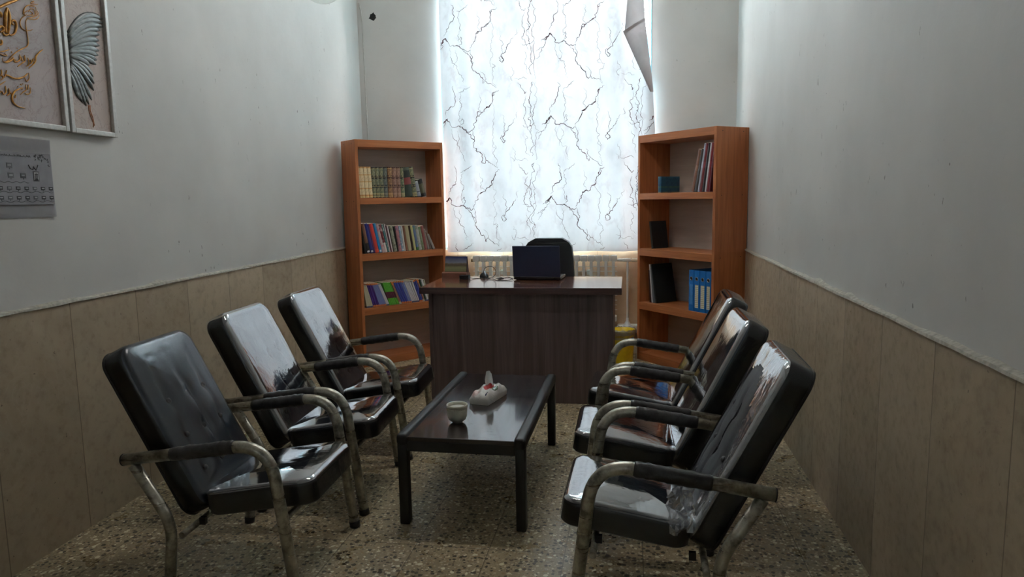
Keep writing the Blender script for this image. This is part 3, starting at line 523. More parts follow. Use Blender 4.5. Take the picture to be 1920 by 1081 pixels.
# pendant bulb low enough to peep into the top edge of the view
r=thing('pendant_lamp','clear glass globe lamp hanging from the ceiling at top left','lamp',(PENX,PENY,0))
b=nb(); zc=PENZ+.075; lathe(b,[(.075*math.sin(PI*k/16)+.0004,zc-.075*math.cos(PI*k/16)) for k in range(15)],28,cap=False); mo('globe',b,mat_glass('globe_glass',(.93,.94,.93,1),1.1,.02),r)
b=nb(); lathe(b,[(.004,zc+.10),(.03,zc+.10),(.034,zc+.085),(.03,zc+.065),(.004,zc+.062)],20); mo('lamp_holder',b,WHITE,r)
b=nb(); tube(b,[(0,0,zc+.10),(0,0,ZC-.03)],.004,8); mo('cord',b,WHITE,r)
b=nb(); lathe(b,[(.004,ZC-.035),(.04,ZC-.03),(.045,ZC-.001)],24); mo('ceiling_rose',b,WHITE,r)
# ------------------------------------------------------------------ radiator
def radiator():
    r=thing('radiator','white finned radiator mounted under the window behind the desk','radiator',(0,6.185,0))
    x0,x1,z0,z1=-1.375,-.105,.30,.875; n=20; p=(x1-x0)/n
    me=None
    for k in range(n):
        xc=x0+p*(k+.5)
        if me is None:
            b=nb(); 
            box(b,(-p*.47,-.045,z1-.052),(p*.47,.040,z1),.008,2); box(b,(-p*.47,-.045,z0),(p*.47,.040,z0+.05),.008,2)
            box(b,(-p*.2,-.045,z0+.045),(p*.2,-.030,z1-.048),.003,1); box(b,(-p*.13,-.03,z0+.045),(p*.13,.030,z1-.048))
            for j in range(11):
                z=z1-.10-j*.042
                if z>z0+.06: box(b,(-p*.5,-.012,z),(p*.5,-.006,z+.006))
            o=mo('section',b,WHITE,r,(xc,0,0),smooth=35); me=o.data
        else: inst('section',me,r,(xc,0,0))
    b=nb(); tube(b,[(x1,0,.832),(x1+.05,0,.832)],.013,12); box(b,(x1+.045,-.014,.818),(x1+.115,.014,.846),.005); tube(b,[(x1+.088,0,.82),(x1+.088,0,.27)],.009,10); mo('supply_pipe',b,WHITE,r,smooth=40)
    b=nb(); tube(b,[(x1+.115,0,.832),(x1+.125,0,.832),(x1+.125,0,.832),(x1+.17,0,.832)],[.012,.012,.018,.015],14); mo('valve',b,plain('valve_white',(232,226,206),.4),r,smooth=40)
    b=nb(); lathe(b,[(.011,.33),(.014,.30),(.03,.27),(.05,.255),(.05,.235)],20,c=(x1+.088,0,0)); mo('pipe_collar',b,WHITE,r)
    b=nb(); tube(b,[(x0,0,.832),(x0-.02,0,.832)],.014,12); mo('vent_plug',b,plain('brass_plug',(120,104,70),.4,.6),r)
    b=nb()
    for x in (x0+.25,x1-.25): box(b,(x-.015,.035,.7),(x+.015,.094,.74))
    mo('wall_bracket',b,WHITE,r)
    b=nb(); box(b,(-.105,6.17,.20),(.135,6.277,.262),.012); tag(mo('pipe_ledge',b,plain('plaster_ledge',(220,216,204),.7)),'white plastered ledge along the wall foot behind the yellow bin','ledge')
radiator()
# ------------------------------------------------------------------ bookcases
LBK=(-2.173,5.502,.819); RBK=(.066,6.041,-.893)
ZS=[(1.399,1.348),(.944,.885),(.494,.434)]
def bookcase(bk,w,d,label):
    X,Y,ph=bk; r=thing('bookcase',label,'bookcase',(X,Y,0),ph,'twin orange-brown bookcases'); t=.026; H=1.866
    b=nb(); box(b,(0,0,0),(t,d,H),.0015); mo('side_panel',b,OAK,r)
    b=nb(); box(b,(w-t,0,0),(w,d,H),.0015); mo('side_panel',b,OAK,r)
    for (z1,z0) in [(H,1.807)]+ZS:
        b=nb(); box(b,(t,0,z0),(w-t,d-.008,z1),.0015); mo('shelf',b,OAKH,r)
    b=nb(); box(b,(t,0.0,0),(w-t,d-.008,.065),.0015); mo('base_board',b,OAKH,r)
    b=nb(); box(b,(t,d-.008,.0),(w-t,d-.0005,H-.002)); mo('back_panel',b,BACKP,r)
    b=nb()
    for z in (1.835,1.373,.914,.464,.035):
        for yy in (.06,d-.06):
            for xx in ((w,) if bk is RBK else (0,)):
                box(b,(xx-.0015,yy-.003,z-.003),(xx+.0015,yy+.003,z+.003))
    mo('screw_heads',b,BLKPL,r)
    return r
bookcase(LBK,.826,.262,'orange-brown bookcase full of books in the left corner beside the curtain')
bookcase(RBK,.871,.330,'orange-brown bookcase holding blue binders in the right corner beside the curtain')
def onbk(bk,s,t,z):
    X,Y,ph=bk; c,sn=math.cos(ph),math.sin(ph); return (X+s*c-t*sn,Y+s*sn+t*c,z)
PAGE=plain('book_pages',(214,204,180),.8)
def book(bk,s,z,w,d,h,lean,mat,label,group,t0=.02,name='book',hard=True,extra=None,cat='book'):
    """upright book, spine to the front (-y local); lean<0 tips it towards lower s"""
    th=math.atan2(-lean,h) if lean<0 else -math.atan2(lean,h)
    r=thing(name,label,cat,onbk(bk,s,t0,z+.0006),bk[2],group)
    ry=-th; hh=h/math.cos(th) if abs(th)<.6 else h
    # pivot: lower corner on the leaning side touches the shelf
    piv=bpy.data.objects.new('x',None) if False else None
    def place(o): o.rotation_euler=(0,ry,0); return o
    ww=w*math.cos(th)*.95; L=h/math.cos(th)
    off=0 if lean<=0 else -ww
    b=nb(); c=.0018 if hard else .0008
    xs=off
    e=.003 if hard else 0
    box(b,(xs,0,0),(xs+c,d,L)); box(b,(xs+ww-c,0,0),(xs+ww,d,L)); 
    n=5  # gently rounded spine
    poly=[(xs,c*1.2)]+[(xs+ww*k/n,-.22*ww*math.sin(PI*k/n)*.5) for k in range(n+1)]+[(xs+ww,c*1.2)]
    prism(b,poly,0,L,axis='z')
    place(mo('cover',b,mat,r))
    b=nb(); box(b,(xs+c,c*1.3,e),(xs+ww-c,d-e,L-e)); place(mo('page_block',b,PAGE,r))
    if extra: extra(r,xs,ww,L,d,place)
    return r
def spine_label(col,z0,z1,frac=.8,name='spine_label'):
    def f(r,xs,ww,L,d,place):
        b=nb(); m=(1-frac)/2*ww; box(b,(xs+m,-.115*ww-.0009,z0*L),(xs+ww-m,-.08*ww,z1*L)); place(mo(name,b,plain('label',col,.5,0,.1),r))
    return f
# --- row 1: bound sets
lab1=[]
cream=mat_bands('cream_gilt',[(0,(222,190,130)),(.06,(206,150,84)),(.1,(226,206,160)),(.28,(212,160,92)),(.31,(230,208,164)),(.5,(214,164,98)),(.53,(228,204,158)),(.72,(210,158,92)),(.75,(230,210,166)),(.95,(206,156,96))],.5,2,.5,(176,140,110),120)
def ornate(c,c2,g): return mat_bands('gilt_spine',[(0,c2),(.03,g),(.06,c2),(.075,g),(.1,c2),(.115,g),(.15,c),(.33,c2),(.36,g),(.37,c2),(.42,c),(.62,c2),(.67,g),(.68,c2),(.72,c),(.93,g),(.96,c2)],.42,2,.55,g,90)
dg=ornate((104,110,86),(24,28,24),(170,160,116)); dgb=ornate((84,92,90),(22,26,28),(140,136,118)); br=ornate((126,92,62),(64,34,30),(190,150,96)); rb=ornate((138,104,90),(72,38,38),(178,142,116)); gr=ornate((96,110,84),(26,42,32),(176,166,122))
drk=mat_bands('dark_red_label',[(0,(44,54,44)),(.42,(132,62,58)),(.66,(44,50,46)),(.9,(84,92,80))],.45); 
r1m=[cream]*4+[dg,dg,dg,dgb,br,rb,rb,gr,drk,dg,mat_bands('silver_spine',[(0,(60,62,70)),(.06,(140,142,150)),(.3,(70,72,84)),(.36,(150,152,158)),(.9,(176,176,178))],.4),mat_bands('black_olive',[(0,(20,22,24)),(.2,(84,84,62)),(.75,(20,22,24))],.45)]
ordn=['first','second','third','fourth']
r1l=[f'cream and gold bound volume, {ordn[i]} of four at the left end of the top shelf' for i in range(4)]+\
 ['dark green gilt volume standing directly right of the cream volumes','dark green gilt volume, second to the right of the cream volumes','dark green gilt volume, third to the right of the cream volumes','slate grey gilt volume immediately left of the tan volume',
 'tan and brown gilt volume in the middle of the top book row','reddish brown volume directly right of the tan volume','reddish brown volume beside the green volume on the top shelf','green gilt volume right of the two reddish brown volumes','dark green volume with red spine label, leaning left','slim dark green gilt volume, last tall one of the top row','small silver-grey book leaning against the tall green volume','small black book with olive spine at the right end of the top row']
prev=None
lean1=[-.012,-.012,-.012,-.012,-.006,-.006,-.004,-.004,-.002,-.002,-.002,-.002,-.026,-.036,-.030,-.040]
for i,(s,w,l,h) in enumerate(ROW1):
    s=max(s,.0405 if i==0 else s)
    if i==0: w=.013
    if i==1: s=.055; w=.032
    if i==15: w=.05
    book(LBK,s,1.399,w,.17 if i<14 else .12,h,lean1[i],r1m[i],r1l[i],'bound volumes on the top shelf')
# --- row 2: mixed books
cols2=[((28,30,30),'black paperback at the far left of the middle shelf'),((120,84,62),'brown and black book beside the black one, middle shelf'),((38,48,130),'royal blue book on the middle shelf'),((92,56,110),'thin purple book between the blue and the red book'),((196,60,52),'bright red book on the middle shelf'),((36,128,186),'sky blue book right of the bright red book'),((190,170,170),'pink and white patterned paperback right of the sky blue book'),((120,46,50),'dark red book with white lower spine, middle shelf'),((66,112,112),'teal book beside the dark red one'),((206,196,196),'thin white book right of the teal book'),((92,52,60),'maroon book between two thin pale books'),((214,200,198),'thin pale pink book right of the maroon book'),((150,152,134),'grey-green patterned book in the middle of the middle shelf'),((34,36,36),'thin black book beside the grey-green patterned book'),((170,118,120),'pink and mauve patterned book'),((136,164,186),'pale blue book right of the mauve patterned book'),((200,198,192),'white-spined book between pale blue and brown books'),((120,78,54),'narrow brown book left of the beige book'),((176,164,128),'wide beige book on the middle shelf'),((64,50,40),'dark brown book right of the wide beige one'),((178,174,116),'yellow-green book on the middle shelf'),((98,112,150),'blue and green illustrated book, right half of the middle shelf'),((164,160,152),'grey book right of the blue and green illustrated one'),((124,130,100),'mottled green and tan book, middle shelf'),((140,80,74),'brick red book near the right end of the middle shelf'),((132,126,118),'thin grey book leaning beside the brick red one'),((96,74,60),'thin brown book, second from the right end, middle shelf'),((140,132,126),'lowest thin grey book at the right end, middle shelf')]
mot={6:(200,70,110),7:(214,200,196),8:(180,190,180),12:(40,44,36),14:(84,70,120),21:(90,150,90),22:(120,130,90),23:(70,110,60),15:(230,232,236)}
two={7:(222,210,204),1:(34,28,26),2:(30,36,104),21:(60,110,60),5:(60,150,200),4:(214,78,50)}
l2=[-.024,-.046,-.05,-.051,-.052,-.052,-.053,-.052,-.05,-.046,-.044,-.042,-.040,-.034,-.030,-.028,-.027,-.028,-.031,-.033,-.034,-.035,-.036,-.037,-.038,-.042,-.044,-.060]
for i,((s,w,l,h),(c,lb)) in enumerate(zip(ROW2,cols2)):
    if i==0: s,w=.056,.019
    m=mat_bands('paper_cover',[(0,two.get(i,c)),(.12 if i not in(1,7) else .34,c)],.4,2,.55 if i in mot else 0,mot.get(i,c),45)
    ex=spine_label((220,220,222),.03,.09,.6,'shelf_sticker') if i in (1,2,5,15) else None
    book(LBK,s,.944,w,.155,h,l2[i],m,lb,'mixed books on the middle shelf',hard=False,extra=ex)
# --- row 3: thin school paperbacks
CR=((196,190,164),'cream'); PU=((72,44,124),'purple'); BL=((66,76,158),'blue'); BW=((120,132,182),'blue and white'); WH=((206,204,206),'white'); GN=((88,168,52),'green'); OR=((196,124,70),'orange'); DB=((44,64,116),'dark blue'); DG=((44,70,52),'dark green')
seq=[CR]*4+[PU]*3+[BW]*5+[WH]*2+[GN]*6+[OR]*2+[BL]*3+[BW]*2+[WH]*5+[BL]*2+[OR,DG,WH,CR,DB]
seq=seq[:len(ROW3)]
runs=[]; 
for i,x in enumerate(seq):
    if runs and runs[-1][0] is x and runs[-1][1][-1]==i-1: runs[-1][1].append(i)
    else: runs.append((x,[i]))
NUM=['first','second','third','fourth','fifth','sixth']; CNT={1:'one',2:'two',3:'three',4:'four',5:'five',6:'six'}
lb3={}
seen={}
for x,ids in runs:
    seen[x[1]]=seen.get(x[1],0)+1
    for k,i in enumerate(ids):
        where={'cream':'at the left end of the row','purple':'after the cream ones','blue and white':'left of the green block','white':'left of the green block','green':'with maroon band','orange':'right of the green block','blue':'right of the orange ones'}.get(x[1],'at the right end')
        if seen[x[1]]>1: where={'blue and white':'in the right half','white':'in the right half','blue':'near the right end','orange':'near the right end','cream':'near the right end'}.get(x[1],'at the right end')
        if len(ids)>1: lb3[i]=f'thin {x[1]} paperback {where}, {NUM[k]} of {CNT[len(ids)]}, lowest book shelf'
        else: lb3[i]=f'thin {x[1]} paperback {where} of the lowest book shelf'
m3={}
def cov3(x,kind):
    k=(x[1],kind)
    if k not in m3:
        c=x[0]
        if x is GN: st=[(0,c),(.30,(96,44,62)),(.58,c)]
        elif x in (PU,BL,BW): st=[(0,(206,122,74)),(.07,c),(.9,c),(.93,(206,124,70))]
        elif x is OR: st=[(0,(196,190,170)),(.1,(150,108,90)),(.85,(214,128,62))]
        else: st=[(0,(90,96,130)),(.06,c),(.95,tuple(int(v*.85) for v in c))]
        m3[k]=mat_bands('thin_cover',st,.4)
    return m3[k]
for i,((s,w,l,h),x) in enumerate(zip(ROW3,seq)):
    ll=[-.028,-.036,-.044,-.052][i] if i<4 else l
    ll=max(ll,-.080)
    book(LBK,s,.494,w,.15,h,ll,cov3(x,0),lb3[i],'thin paperbacks on the lowest book shelf',hard=False)
# --- right bookcase
DKC=plain('dark_cover',(26,30,32),.42,0,.15)
def cover_photo(name,stops): return mat_bands(name,stops,.4,2,.4,(60,110,120),30)
book(RBK,.185,1.399,.042,.195,.130,0,mat_bands('teal_cover',[(0,(150,130,90)),(.06,(38,92,112)),(.3,(60,104,104)),(.4,(34,88,116)),(.9,(52,104,126))],.35,2,.45,(30,60,96),40),'small teal boxed book standing alone on the top shelf','books in the right bookcase',t0=.055)
book(RBK,.118,.944,.022,.165,.222,-.035,DKC,'plain black book leaning alone on the middle shelf of the right bookcase','books in the right bookcase',t0=.05)
rl=[(.612,.030,.312,(132,92,74),'brown folder leaning, leftmost of the tall row on the top right shelf'),(.646,.030,.312,(70,66,64),'charcoal folder leaning second in the tall row on the top right shelf'),(.680,.016,.352,(176,180,196),'thin pale blue folder in the tall row on the top right shelf'),(.698,.026,.352,(112,36,42),'wine red folder right of the pale blue one'),(.727,.024,.352,(40,36,42),'black folder between the wine red and the white folder'),(.753,.014,.352,(206,204,208),'white folder in the tall leaning row'),(.769,.022,.352,(122,30,40),'crimson folder near the right panel of the bookcase'),(.793,.016,.345,(90,34,46),'dark crimson folder against the right panel of the bookcase')]
for i,(s,w,h,c,lb) in enumerate(rl):
    ln=.072-.0035*i
    book(RBK,s+w*.95-.012,1.399,w,.20,h,ln,mat_bands('folder_cover',[(0,c),(.5,tuple(min(255,v+18) for v in c)),(.62,c)],.35,2,.0),lb,'tall folders leaning on the top right shelf',t0=.02,hard=False)
lf=[(.075,.022,.17,.27,-.022,(74,44,36),'thin dark brown folder leaning on the left panel, third shelf'),(.100,.014,.18,.318,-.036,(198,200,206),'thin silver-white folder leaning on the third shelf'),(.118,.022,.19,.318,-.046,(112,118,124),'grey folder leaning between the white and the black folder'),(.150,.020,.215,.318,-.070,(24,30,30),'large black folder cover leaning leftmost facing the blue binders')]
for s,w,d,h,ln,c,lb in lf:
    book(RBK,s+.03,.494,w,d,h,ln,mat_bands('folder_cover',[(0,c),(.9,tuple(min(255,v+8) for v in c))],.35),lb,'folders leaning on the third right shelf',t0=.045,hard=False)
BLU=plain('binder_blue',(18,112,188),.42,0,.08)
def binder(s,w,t0,label,lblcol):
    r=thing('ring_binder',label,'binder',onbk(RBK,s,t0,.4946),RBK[2],'blue ring binders on the third right shelf'); d,h=.26,.315
    b=nb(); box(b,(0,0,0),(w,.003,h),.0008,1); box(b,(0,.003,0),(.0025,d,h)); box(b,(w-.0025,.003,0),(w,d,h)); mo('cover',b,BLU,r)
    b=nb(); box(b,(.006,.02,.008),(w-.006,d-.015,h-.02)); mo('page_block',b,PAGE,r)
    b=nb(); lw=w*.62; box(b,((w-lw)/2,-.001,.03 if lblcol!='b' else .05),((w+lw)/2,.0005,.205)); 
    mo('spine_label',b,mat_bands('label_print',[(i/24,((196,186,150) if i%2 else (226,220,200))) for i in range(24)],.6) if lblcol!='b' else plain('label_blue',(70,140,204),.5),r)
    b=nb(); n=20
    tube(b,[(w/2+.013*math.cos(2*PI*k/n),-.001,.25+.013*math.sin(2*PI*k/n)) for k in range(n)],.0026,8,closed=True); mo('finger_ring',b,plain('chrome_ring',(200,200,205),.25,.9),r)
    b=nb(); prism(b,[(w/2+.0115*math.cos(2*PI*k/n),.25+.0115*math.sin(2*PI*k/n)) for k in range(n)],-.0008,.0005); mo('finger_hole',b,BLKPL,r)  # flat black disc painted as the shade inside the opening
for i,(s,w) in enumerate(((.600,.052),(.656,.056),(.716,.060),(.780,.050))):
    binder(s,w,.012,['blue ring binder with plain blue spine label, leftmost of the four','blue ring binder with cream label, second from left','blue ring binder with wide cream label, third from left','blue ring binder against the right panel, partly hidden'][i],'b' if i==0 else 'c')
# ------------------------------------------------------------------ desk
def desk():
    r=thing('desk','dark walnut office desk with overhanging top in front of the curtain','desk',(-.73,4.615,0)); 
    b=nb(); box(b,(-.676,0,.745),(.680,.675,.788),.002); o=mo('desktop',b,WALTOP,r)
    b=nb(); box(b,(-.677,-.002,.7445),(.681,.0,.7875)); mo('edge_band',b,WALEDGE,r,label='dark front edge band')
    b=nb(); box(b,(-.598,.03,.0),(.600,.05,.745)); mo('front_panel',b,WALNUT,r)
    b=nb(); box(b,(-.620,.022,0),(-.596,.62,.745)); mo('side_panel',b,WALNUT,r)
    b=nb(); box(b,(.600,.022,0),(.625,.62,.745)); mo('side_panel',b,WALNUT,r)
    b=nb(); box(b,(.22,.10,.12),(.60,.60,.745)); mo('drawer_unit',b,WALNUT,r)
    for k in range(3):
        b=nb(); box(b,(.225,.60,.13+k*.2),(.595,.615,.32+k*.2),.002); f=mo('drawer',b,WALNUT,r)
        b=nb(); tube(b,[(.35,.615,.22+k*.2),(.35,.64,.22+k*.2),(.47,.64,.22+k*.2),(.47,.615,.22+k*.2)],.005,8); mo('handle',b,STEEL,f)
desk()
ZD=.788
def laptop():
    a=math.atan2(-.02,.345)*.6
    r=thing('laptop','open black laptop on the desk, back of its lid facing the room','laptop',(-.658,5.05,ZD),a-.03)
    DKN=plain('navy_black_lid',(34,43,70),.4,0,.08,200)
    b=nb(); box(b,(-.172,0,.004),(.172,.235,.024),.005); mo('base',b,BLKPL,r)
    th=R(8); t=nb(); box(t,(-.172,-.005,0),(.172,.005,.228),.004); L=mo('lid',t,DKN,r,(0,-.004,.024),(th,0,R(-.5)))
    b=nb(); box(b,(-.160,.0051,.012),(.160,.0057,.218)); mo('screen',b,plain('dark_screen',(10,10,12),.15),L)
    b=nb(); tube(b,[(-.12,-.003,.022),(.12,-.003,.022)],.009,10); mo('hinge',b,plain('hinge_grey',(40,42,46),.35),r)
    for x in (-.15,.15):
        b=nb(); lathe(b,[(.008,0),(.009,.0045)],12,c=(x,.02,0)); mo('rubber_foot',b,BLKPL,r)
    b=nb(); box(b,(-.155,.09,.024),(.155,.2,.0255)); mo('keyboard',b,BLKPL,r)
laptop()
def calendar():
    r=thing('desk_calendar','brown desk calendar stand with landscape photo at the left end of the desk','calendar',(-1.305,5.19,ZD),R(-6))
    TB=wood('stand_brown',(104,66,52),(128,86,70),(146,102,84),(2,14,14),.5)
    b=nb(); prism(b,[(0,0),(.09,0),(.09,.034),(.02,.044),(0,.036)],-.1,.095,axis='x'); mo('stand',b,TB,r)
    b=nb(); prism(b,[(.03,.044),(.085,.036),(.062,.158),(.058,.158)],-.088,.088,axis='x'); mo('easel',b,plain('easel_brown',(70,46,40),.55),r)
    g=G('landscape_photo'); t=g.n('ShaderNodeTexCoord').outputs['Generated']; f=g.xyz(t)[2]; ff=g.math('ADD',f,g.math('MULTIPLY',g.math('SUBTRACT',g.noise(g.obj(),40,3)[0],.5),.15))
    ph=g.pbr(g.ramp(ff,[(0,S((150,150,110))),(.25,S((168,164,118))),(.42,S((112,98,76))),(.52,S((140,124,104))),(.6,S((160,164,182))),(.95,S((66,78,138)))]),.35)
    b=nb(); v=[b.verts.new(p) for p in [(-.086,.026,.046),(.086,.026,.046),(.086,.0555,.158),(-.086,.0555,.158)]]; b.faces.new(v); bmesh.ops.solidify(b,geom=b.faces[:],thickness=.004); mo('photo_page',b,ph,r)
    b=nb()
    for k in range(22):
        x=-.078+k*.0074; tube(b,[(x,.056+.006*math.cos(q),.160+.006*math.sin(q)) for q in [2*PI*j/8 for j in range(8)]],.0009,5,closed=True)
    mo('spiral_binding',b,BLKPL,r)
calendar()
b=nb(); box(b,(-.036,-.025,0),(.036,.025,.030),.003); o=mo('black_box',b,BLKPL,None,(-1.205,5.11,ZD),(0,0,R(-4)))
tag(o,'small black adapter box in front of the desk calendar','adapter box')
def mouse():
    r=thing('computer_mouse','black and silver computer mouse beside the laptop','mouse',(-1.085,5.24,ZD),R(25))
    b=nb(); prof=[]
    t=bmesh.new(); bmesh.ops.create_uvsphere(t,u_segments=24,v_segments=14,radius=1)
    for v in t.verts: v.co=Vector((v.co.x*.033,v.co.y*.055,max(0,v.co.z)*.036+.001))
    merge(b,t); mo('shell',b,BLKPL,r,smooth=60)
    b=nb(); tube(b,[(0,-.05,.014),(0,-.03,.032),(0,0,.0385),(0,.03,.032)],[.004,.009,.010,.004],10); mo('silver_strip',b,plain('silver_plastic',(150,154,162),.3,.5),r)
    b=nb(); tube(b,[(-.002,-.028,.034),(.002,-.028,.034)],.006,12); mo('scroll_wheel',b,BLKPL,r)
mouse()
def cable(name,pts,rad,label,cat='cable'):
    b=nb(); n=len(pts); q=[]
    for k in range(n-1):
        p0,p1,p2,p3=[Vector(pts[max(0,min(n-1,k+j))]) for j in (-1,0,1,2)]
        for s in range(8):
            t=s/8; q.append(.5*((2*p1)+(-p0+p2)*t+(2*p0-5*p1+4*p2-p3)*t*t+(-p0+3*p1-3*p2+p3)*t**3))
    q.append(Vector(pts[-1])); tube(b,q,rad,8); return tag(mo(name,b,BLKPL),label,cat)
z=ZD+.003
loop=[(-1.02+.043*math.sin(a),5.13+.02*math.cos(a*.5),z+.048-.043*math.cos(a)) for a in [k*PI/6 for k in range(0,13)]]
cable('mouse_cable',[(-1.06,5.185,z+.01),(-1.05,5.15,z+.003)]+loop+[(-.99,5.08,z+.002),(-.93,5.02,z),(-.87,5.03,z),(-.838,5.06,z+.006)],.0024,'black mouse cable rising in an upright loop beside the mouse')
cable('power_cable',[(-1.165,5.12,z+.008),(-1.14,5.13,z),(-1.10,5.16,z),(-1.06,5.12,z),(-1.02,5.18,z+.001),(-.96,5.2,z+.003),(-.92,5.15,z),(-.97,5.1,z+.003),(-.9,5.22,z),(-.86,5.16,z),(-.838,5.11,z+.006)],.0024,'thin black cable tangled on the desk between adapter box and laptop')
# ------------------------------------------------------------------ office chair
def office_chair():
    r=thing('office_chair','black high-back office chair behind the desk and laptop','office chair',(-.645,5.70,0))
    LEA=plain('navy_leather',(24,27,34),.4,0,.12,60)
    b=nb(); o=[(-.205,.62),(-.212,.74),(-.205,.88),(-.19,.985),(-.165,1.022),(-.11,1.052),(.11,1.052),(.165,1.022),(.19,.985),(.205,.88),(.212,.74),(.205,.62)]
    rings=[]
    for y,sx,dz in ((-.035,.94,-.012),(-.045,.99,-.004),(-.03,1.,0),(.03,1.,0),(.045,.96,-.006)):
        rings.append([b.verts.new((x*sx,y+.05*((zz-.62)/.43)**2-.03*(abs(x)/.2)**2,.62+(zz-.62)*(1+dz)+ (.006 if sx<1 and zz<.7 else 0))) for x,zz in o])
    n=len(o)
    for A,B in zip(rings,rings[1:]):
        for k in range(n): b.faces.new([A[k],A[(k+1)%n],B[(k+1)%n],B[k]])
    b.faces.new(rings[0][::-1]); b.faces.new(rings[-1]); mo('backrest',b,LEA,r,smooth=50)
    b=nb(); tube(b,[(-.165,-.030,1.015),(0,-.0405,1.012),(.165,-.030,1.015)],.004,8); mo('seam_piping',b,BLKPL,r)
    b=nb(); box(b,(-.22,-.34,.44),(.22,-.02,.53),.03,3); mo('seat',b,LEA,r,smooth=50)
    b=nb(); tube(b,fillet([(0,-.15,.435),(0,.05,.435),(0,.055,.72)],.06),.02,10,flat=1.); mo('back_bar',b,BLKPL,r)
    for s in (-1,1):
        b=nb(); tube(b,fillet([(s*.225,-.1,.50),(s*.27,-.1,.52),(s*.27,-.1,.68),(s*.27,-.25,.69)],.04),.015,10); box(b,(s*.27-.025,-.30,.685),(s*.27+.025,-.08,.71),.01); mo('armrest',b,BLKPL,r)
    b=nb(); tube(b,[(0,-.12,.08),(0,-.12,.44)],.028,14); mo('gas_column',b,plain('column_chrome',(120,120,124),.3,.8),r)
    for k in range(5):
        a=2*PI*k/5+.3; c,s=math.cos(a),math.sin(a)
        b=nb(); tube(b,[(0,-.12,.11),(.13*c,-.12+.13*s,.10),(.24*c,-.12+.24*s,.075)],[.028,.022,.014],10); L=mo('base_leg',b,BLKPL,r)
        b=nb(); px,py=.24*c,-.12+.24*s; tube(b,[(px-.018*s,py+.018*c,.03),(px+.018*s,py-.018*c,.03)],.03,16); tube(b,[(px,py,.05),(px,py,.08)],.008,8); mo('caster',b,BLKPL,L)
office_chair()
# ------------------------------------------------------------------ waste bin
def bin_():
    r=thing('waste_bin','yellow plastic waste bin with clear liner between desk and right bookcase','bin',(-.062,5.93,0))
    b=nb(); lathe(b,[(.004,.004),(.088,.0),(.092,.006),(.112,.262),(.117,.268),(.115,.275),(.109,.272),(.089,.012),(.004,.010)],36); mo('bucket',b,YEL,r)
    b=nb(); n=48; prof=[(.1085,.20),(.1095,.272),(.113,.280),(.1195,.276),(.122,.262),(.119,.235)]; rings=[]
    for j,(q,zz) in enumerate(prof): rings.append([b.verts.new(((q+.002*math.sin(k*2.3)*(j>1))*math.cos(2*PI*k/n),(q+.002*math.sin(k*2.3)*(j>1))*math.sin(2*PI*k/n),zz+.004*math.sin(k*1.7+j)*(j==5 or j==2))) for k in range(n)])
    for A,B in zip(rings,rings[1:]):
        for k in range(n): b.faces.new([A[k],A[(k+1)%n],B[(k+1)%n],B[k]]).smooth=True
    mo('bin_liner',b,mat_film('bin_liner_film',.6,1.2,.05,.25),r)
bin_()
# ------------------------------------------------------------------ coffee table
def coffee_table():
    r=thing('coffee_table','low dark brown coffee table with raised rounded side rails','table',(-.687,3.32,0),R(-.7))
    w,l,z=.277,.547,.402
    b=nb(); box(b,(-w+.04,-l+.002,z-.03),(w-.04,l-.002,z-.012),.002); mo('tabletop',b,TTOP,r)
    for s in (-1,1):
        b=nb(); box(b,(s*(w-.025)-.025,-l-.006,z-.052),(s*(w-.025)+.025,l+.006,z),.016,4); mo('side_rail',b,TBLK,r,smooth=40)
        b=nb(); box(b,(-w+.045,s*(l-.012)-.011,z-.075),(w-.045,s*(l-.012)+.011,z-.030),.003); mo('end_apron',b,TBLK,r)
        b=nb(); box(b,(s*(w-.03)-.010,-l+.05,z-.085),(s*(w-.03)+.010,l-.05,z-.045),.002); mo('side_apron',b,TBLK,r)
        for t in (-1,1):
            b=nb(); x,y=s*(w-.024),t*(l-.024); box(b,(x-.021,y-.024,0),(x+.021,y+.024,z-.04),.006,2); mo('leg',b,TBLK,r,smooth=40)
coffee_table()
ZT=.3905
def bowl():
    r=thing('sugar_bowl','small cream ceramic bowl on the coffee table, left of the tissue pack','bowl',(-.757,2.995,ZT))
    b=nb(); lathe(b,[(.002,.0),(.022,.0),(.024,.003),(.027,.006),(.037,.014),(.0435,.028),(.0452,.045),(.0455,.062),(.0445,.066),(.0475,.070),(.0478,.079),(.046,.083),(.042,.081),(.041,.072),(.040,.05),(.030,.02),(.002,.012)],40); mo('body',b,CERA,r)
    b=nb()
    for k in range(36):
        a=2*PI*k/36; t=bmesh.new(); bmesh.ops.create_icosphere(t,subdivisions=1,radius=.0021); merge(b,t,0,Matrix.Translation((.0452*math.cos(a),.0452*math.sin(a),.0645)))
    mo('bead_band',b,plain('bead_tan',(176,166,144),.4),r,smooth=60)
    b=nb(); lathe(b,[(.0008,.069),(.02,.070),(.0398,.068),(.0395,.060),(.0008,.058)],30); mo('sugar',b,plain('white_sugar',(226,226,218),.8,0,.08,300),r)
bowl()
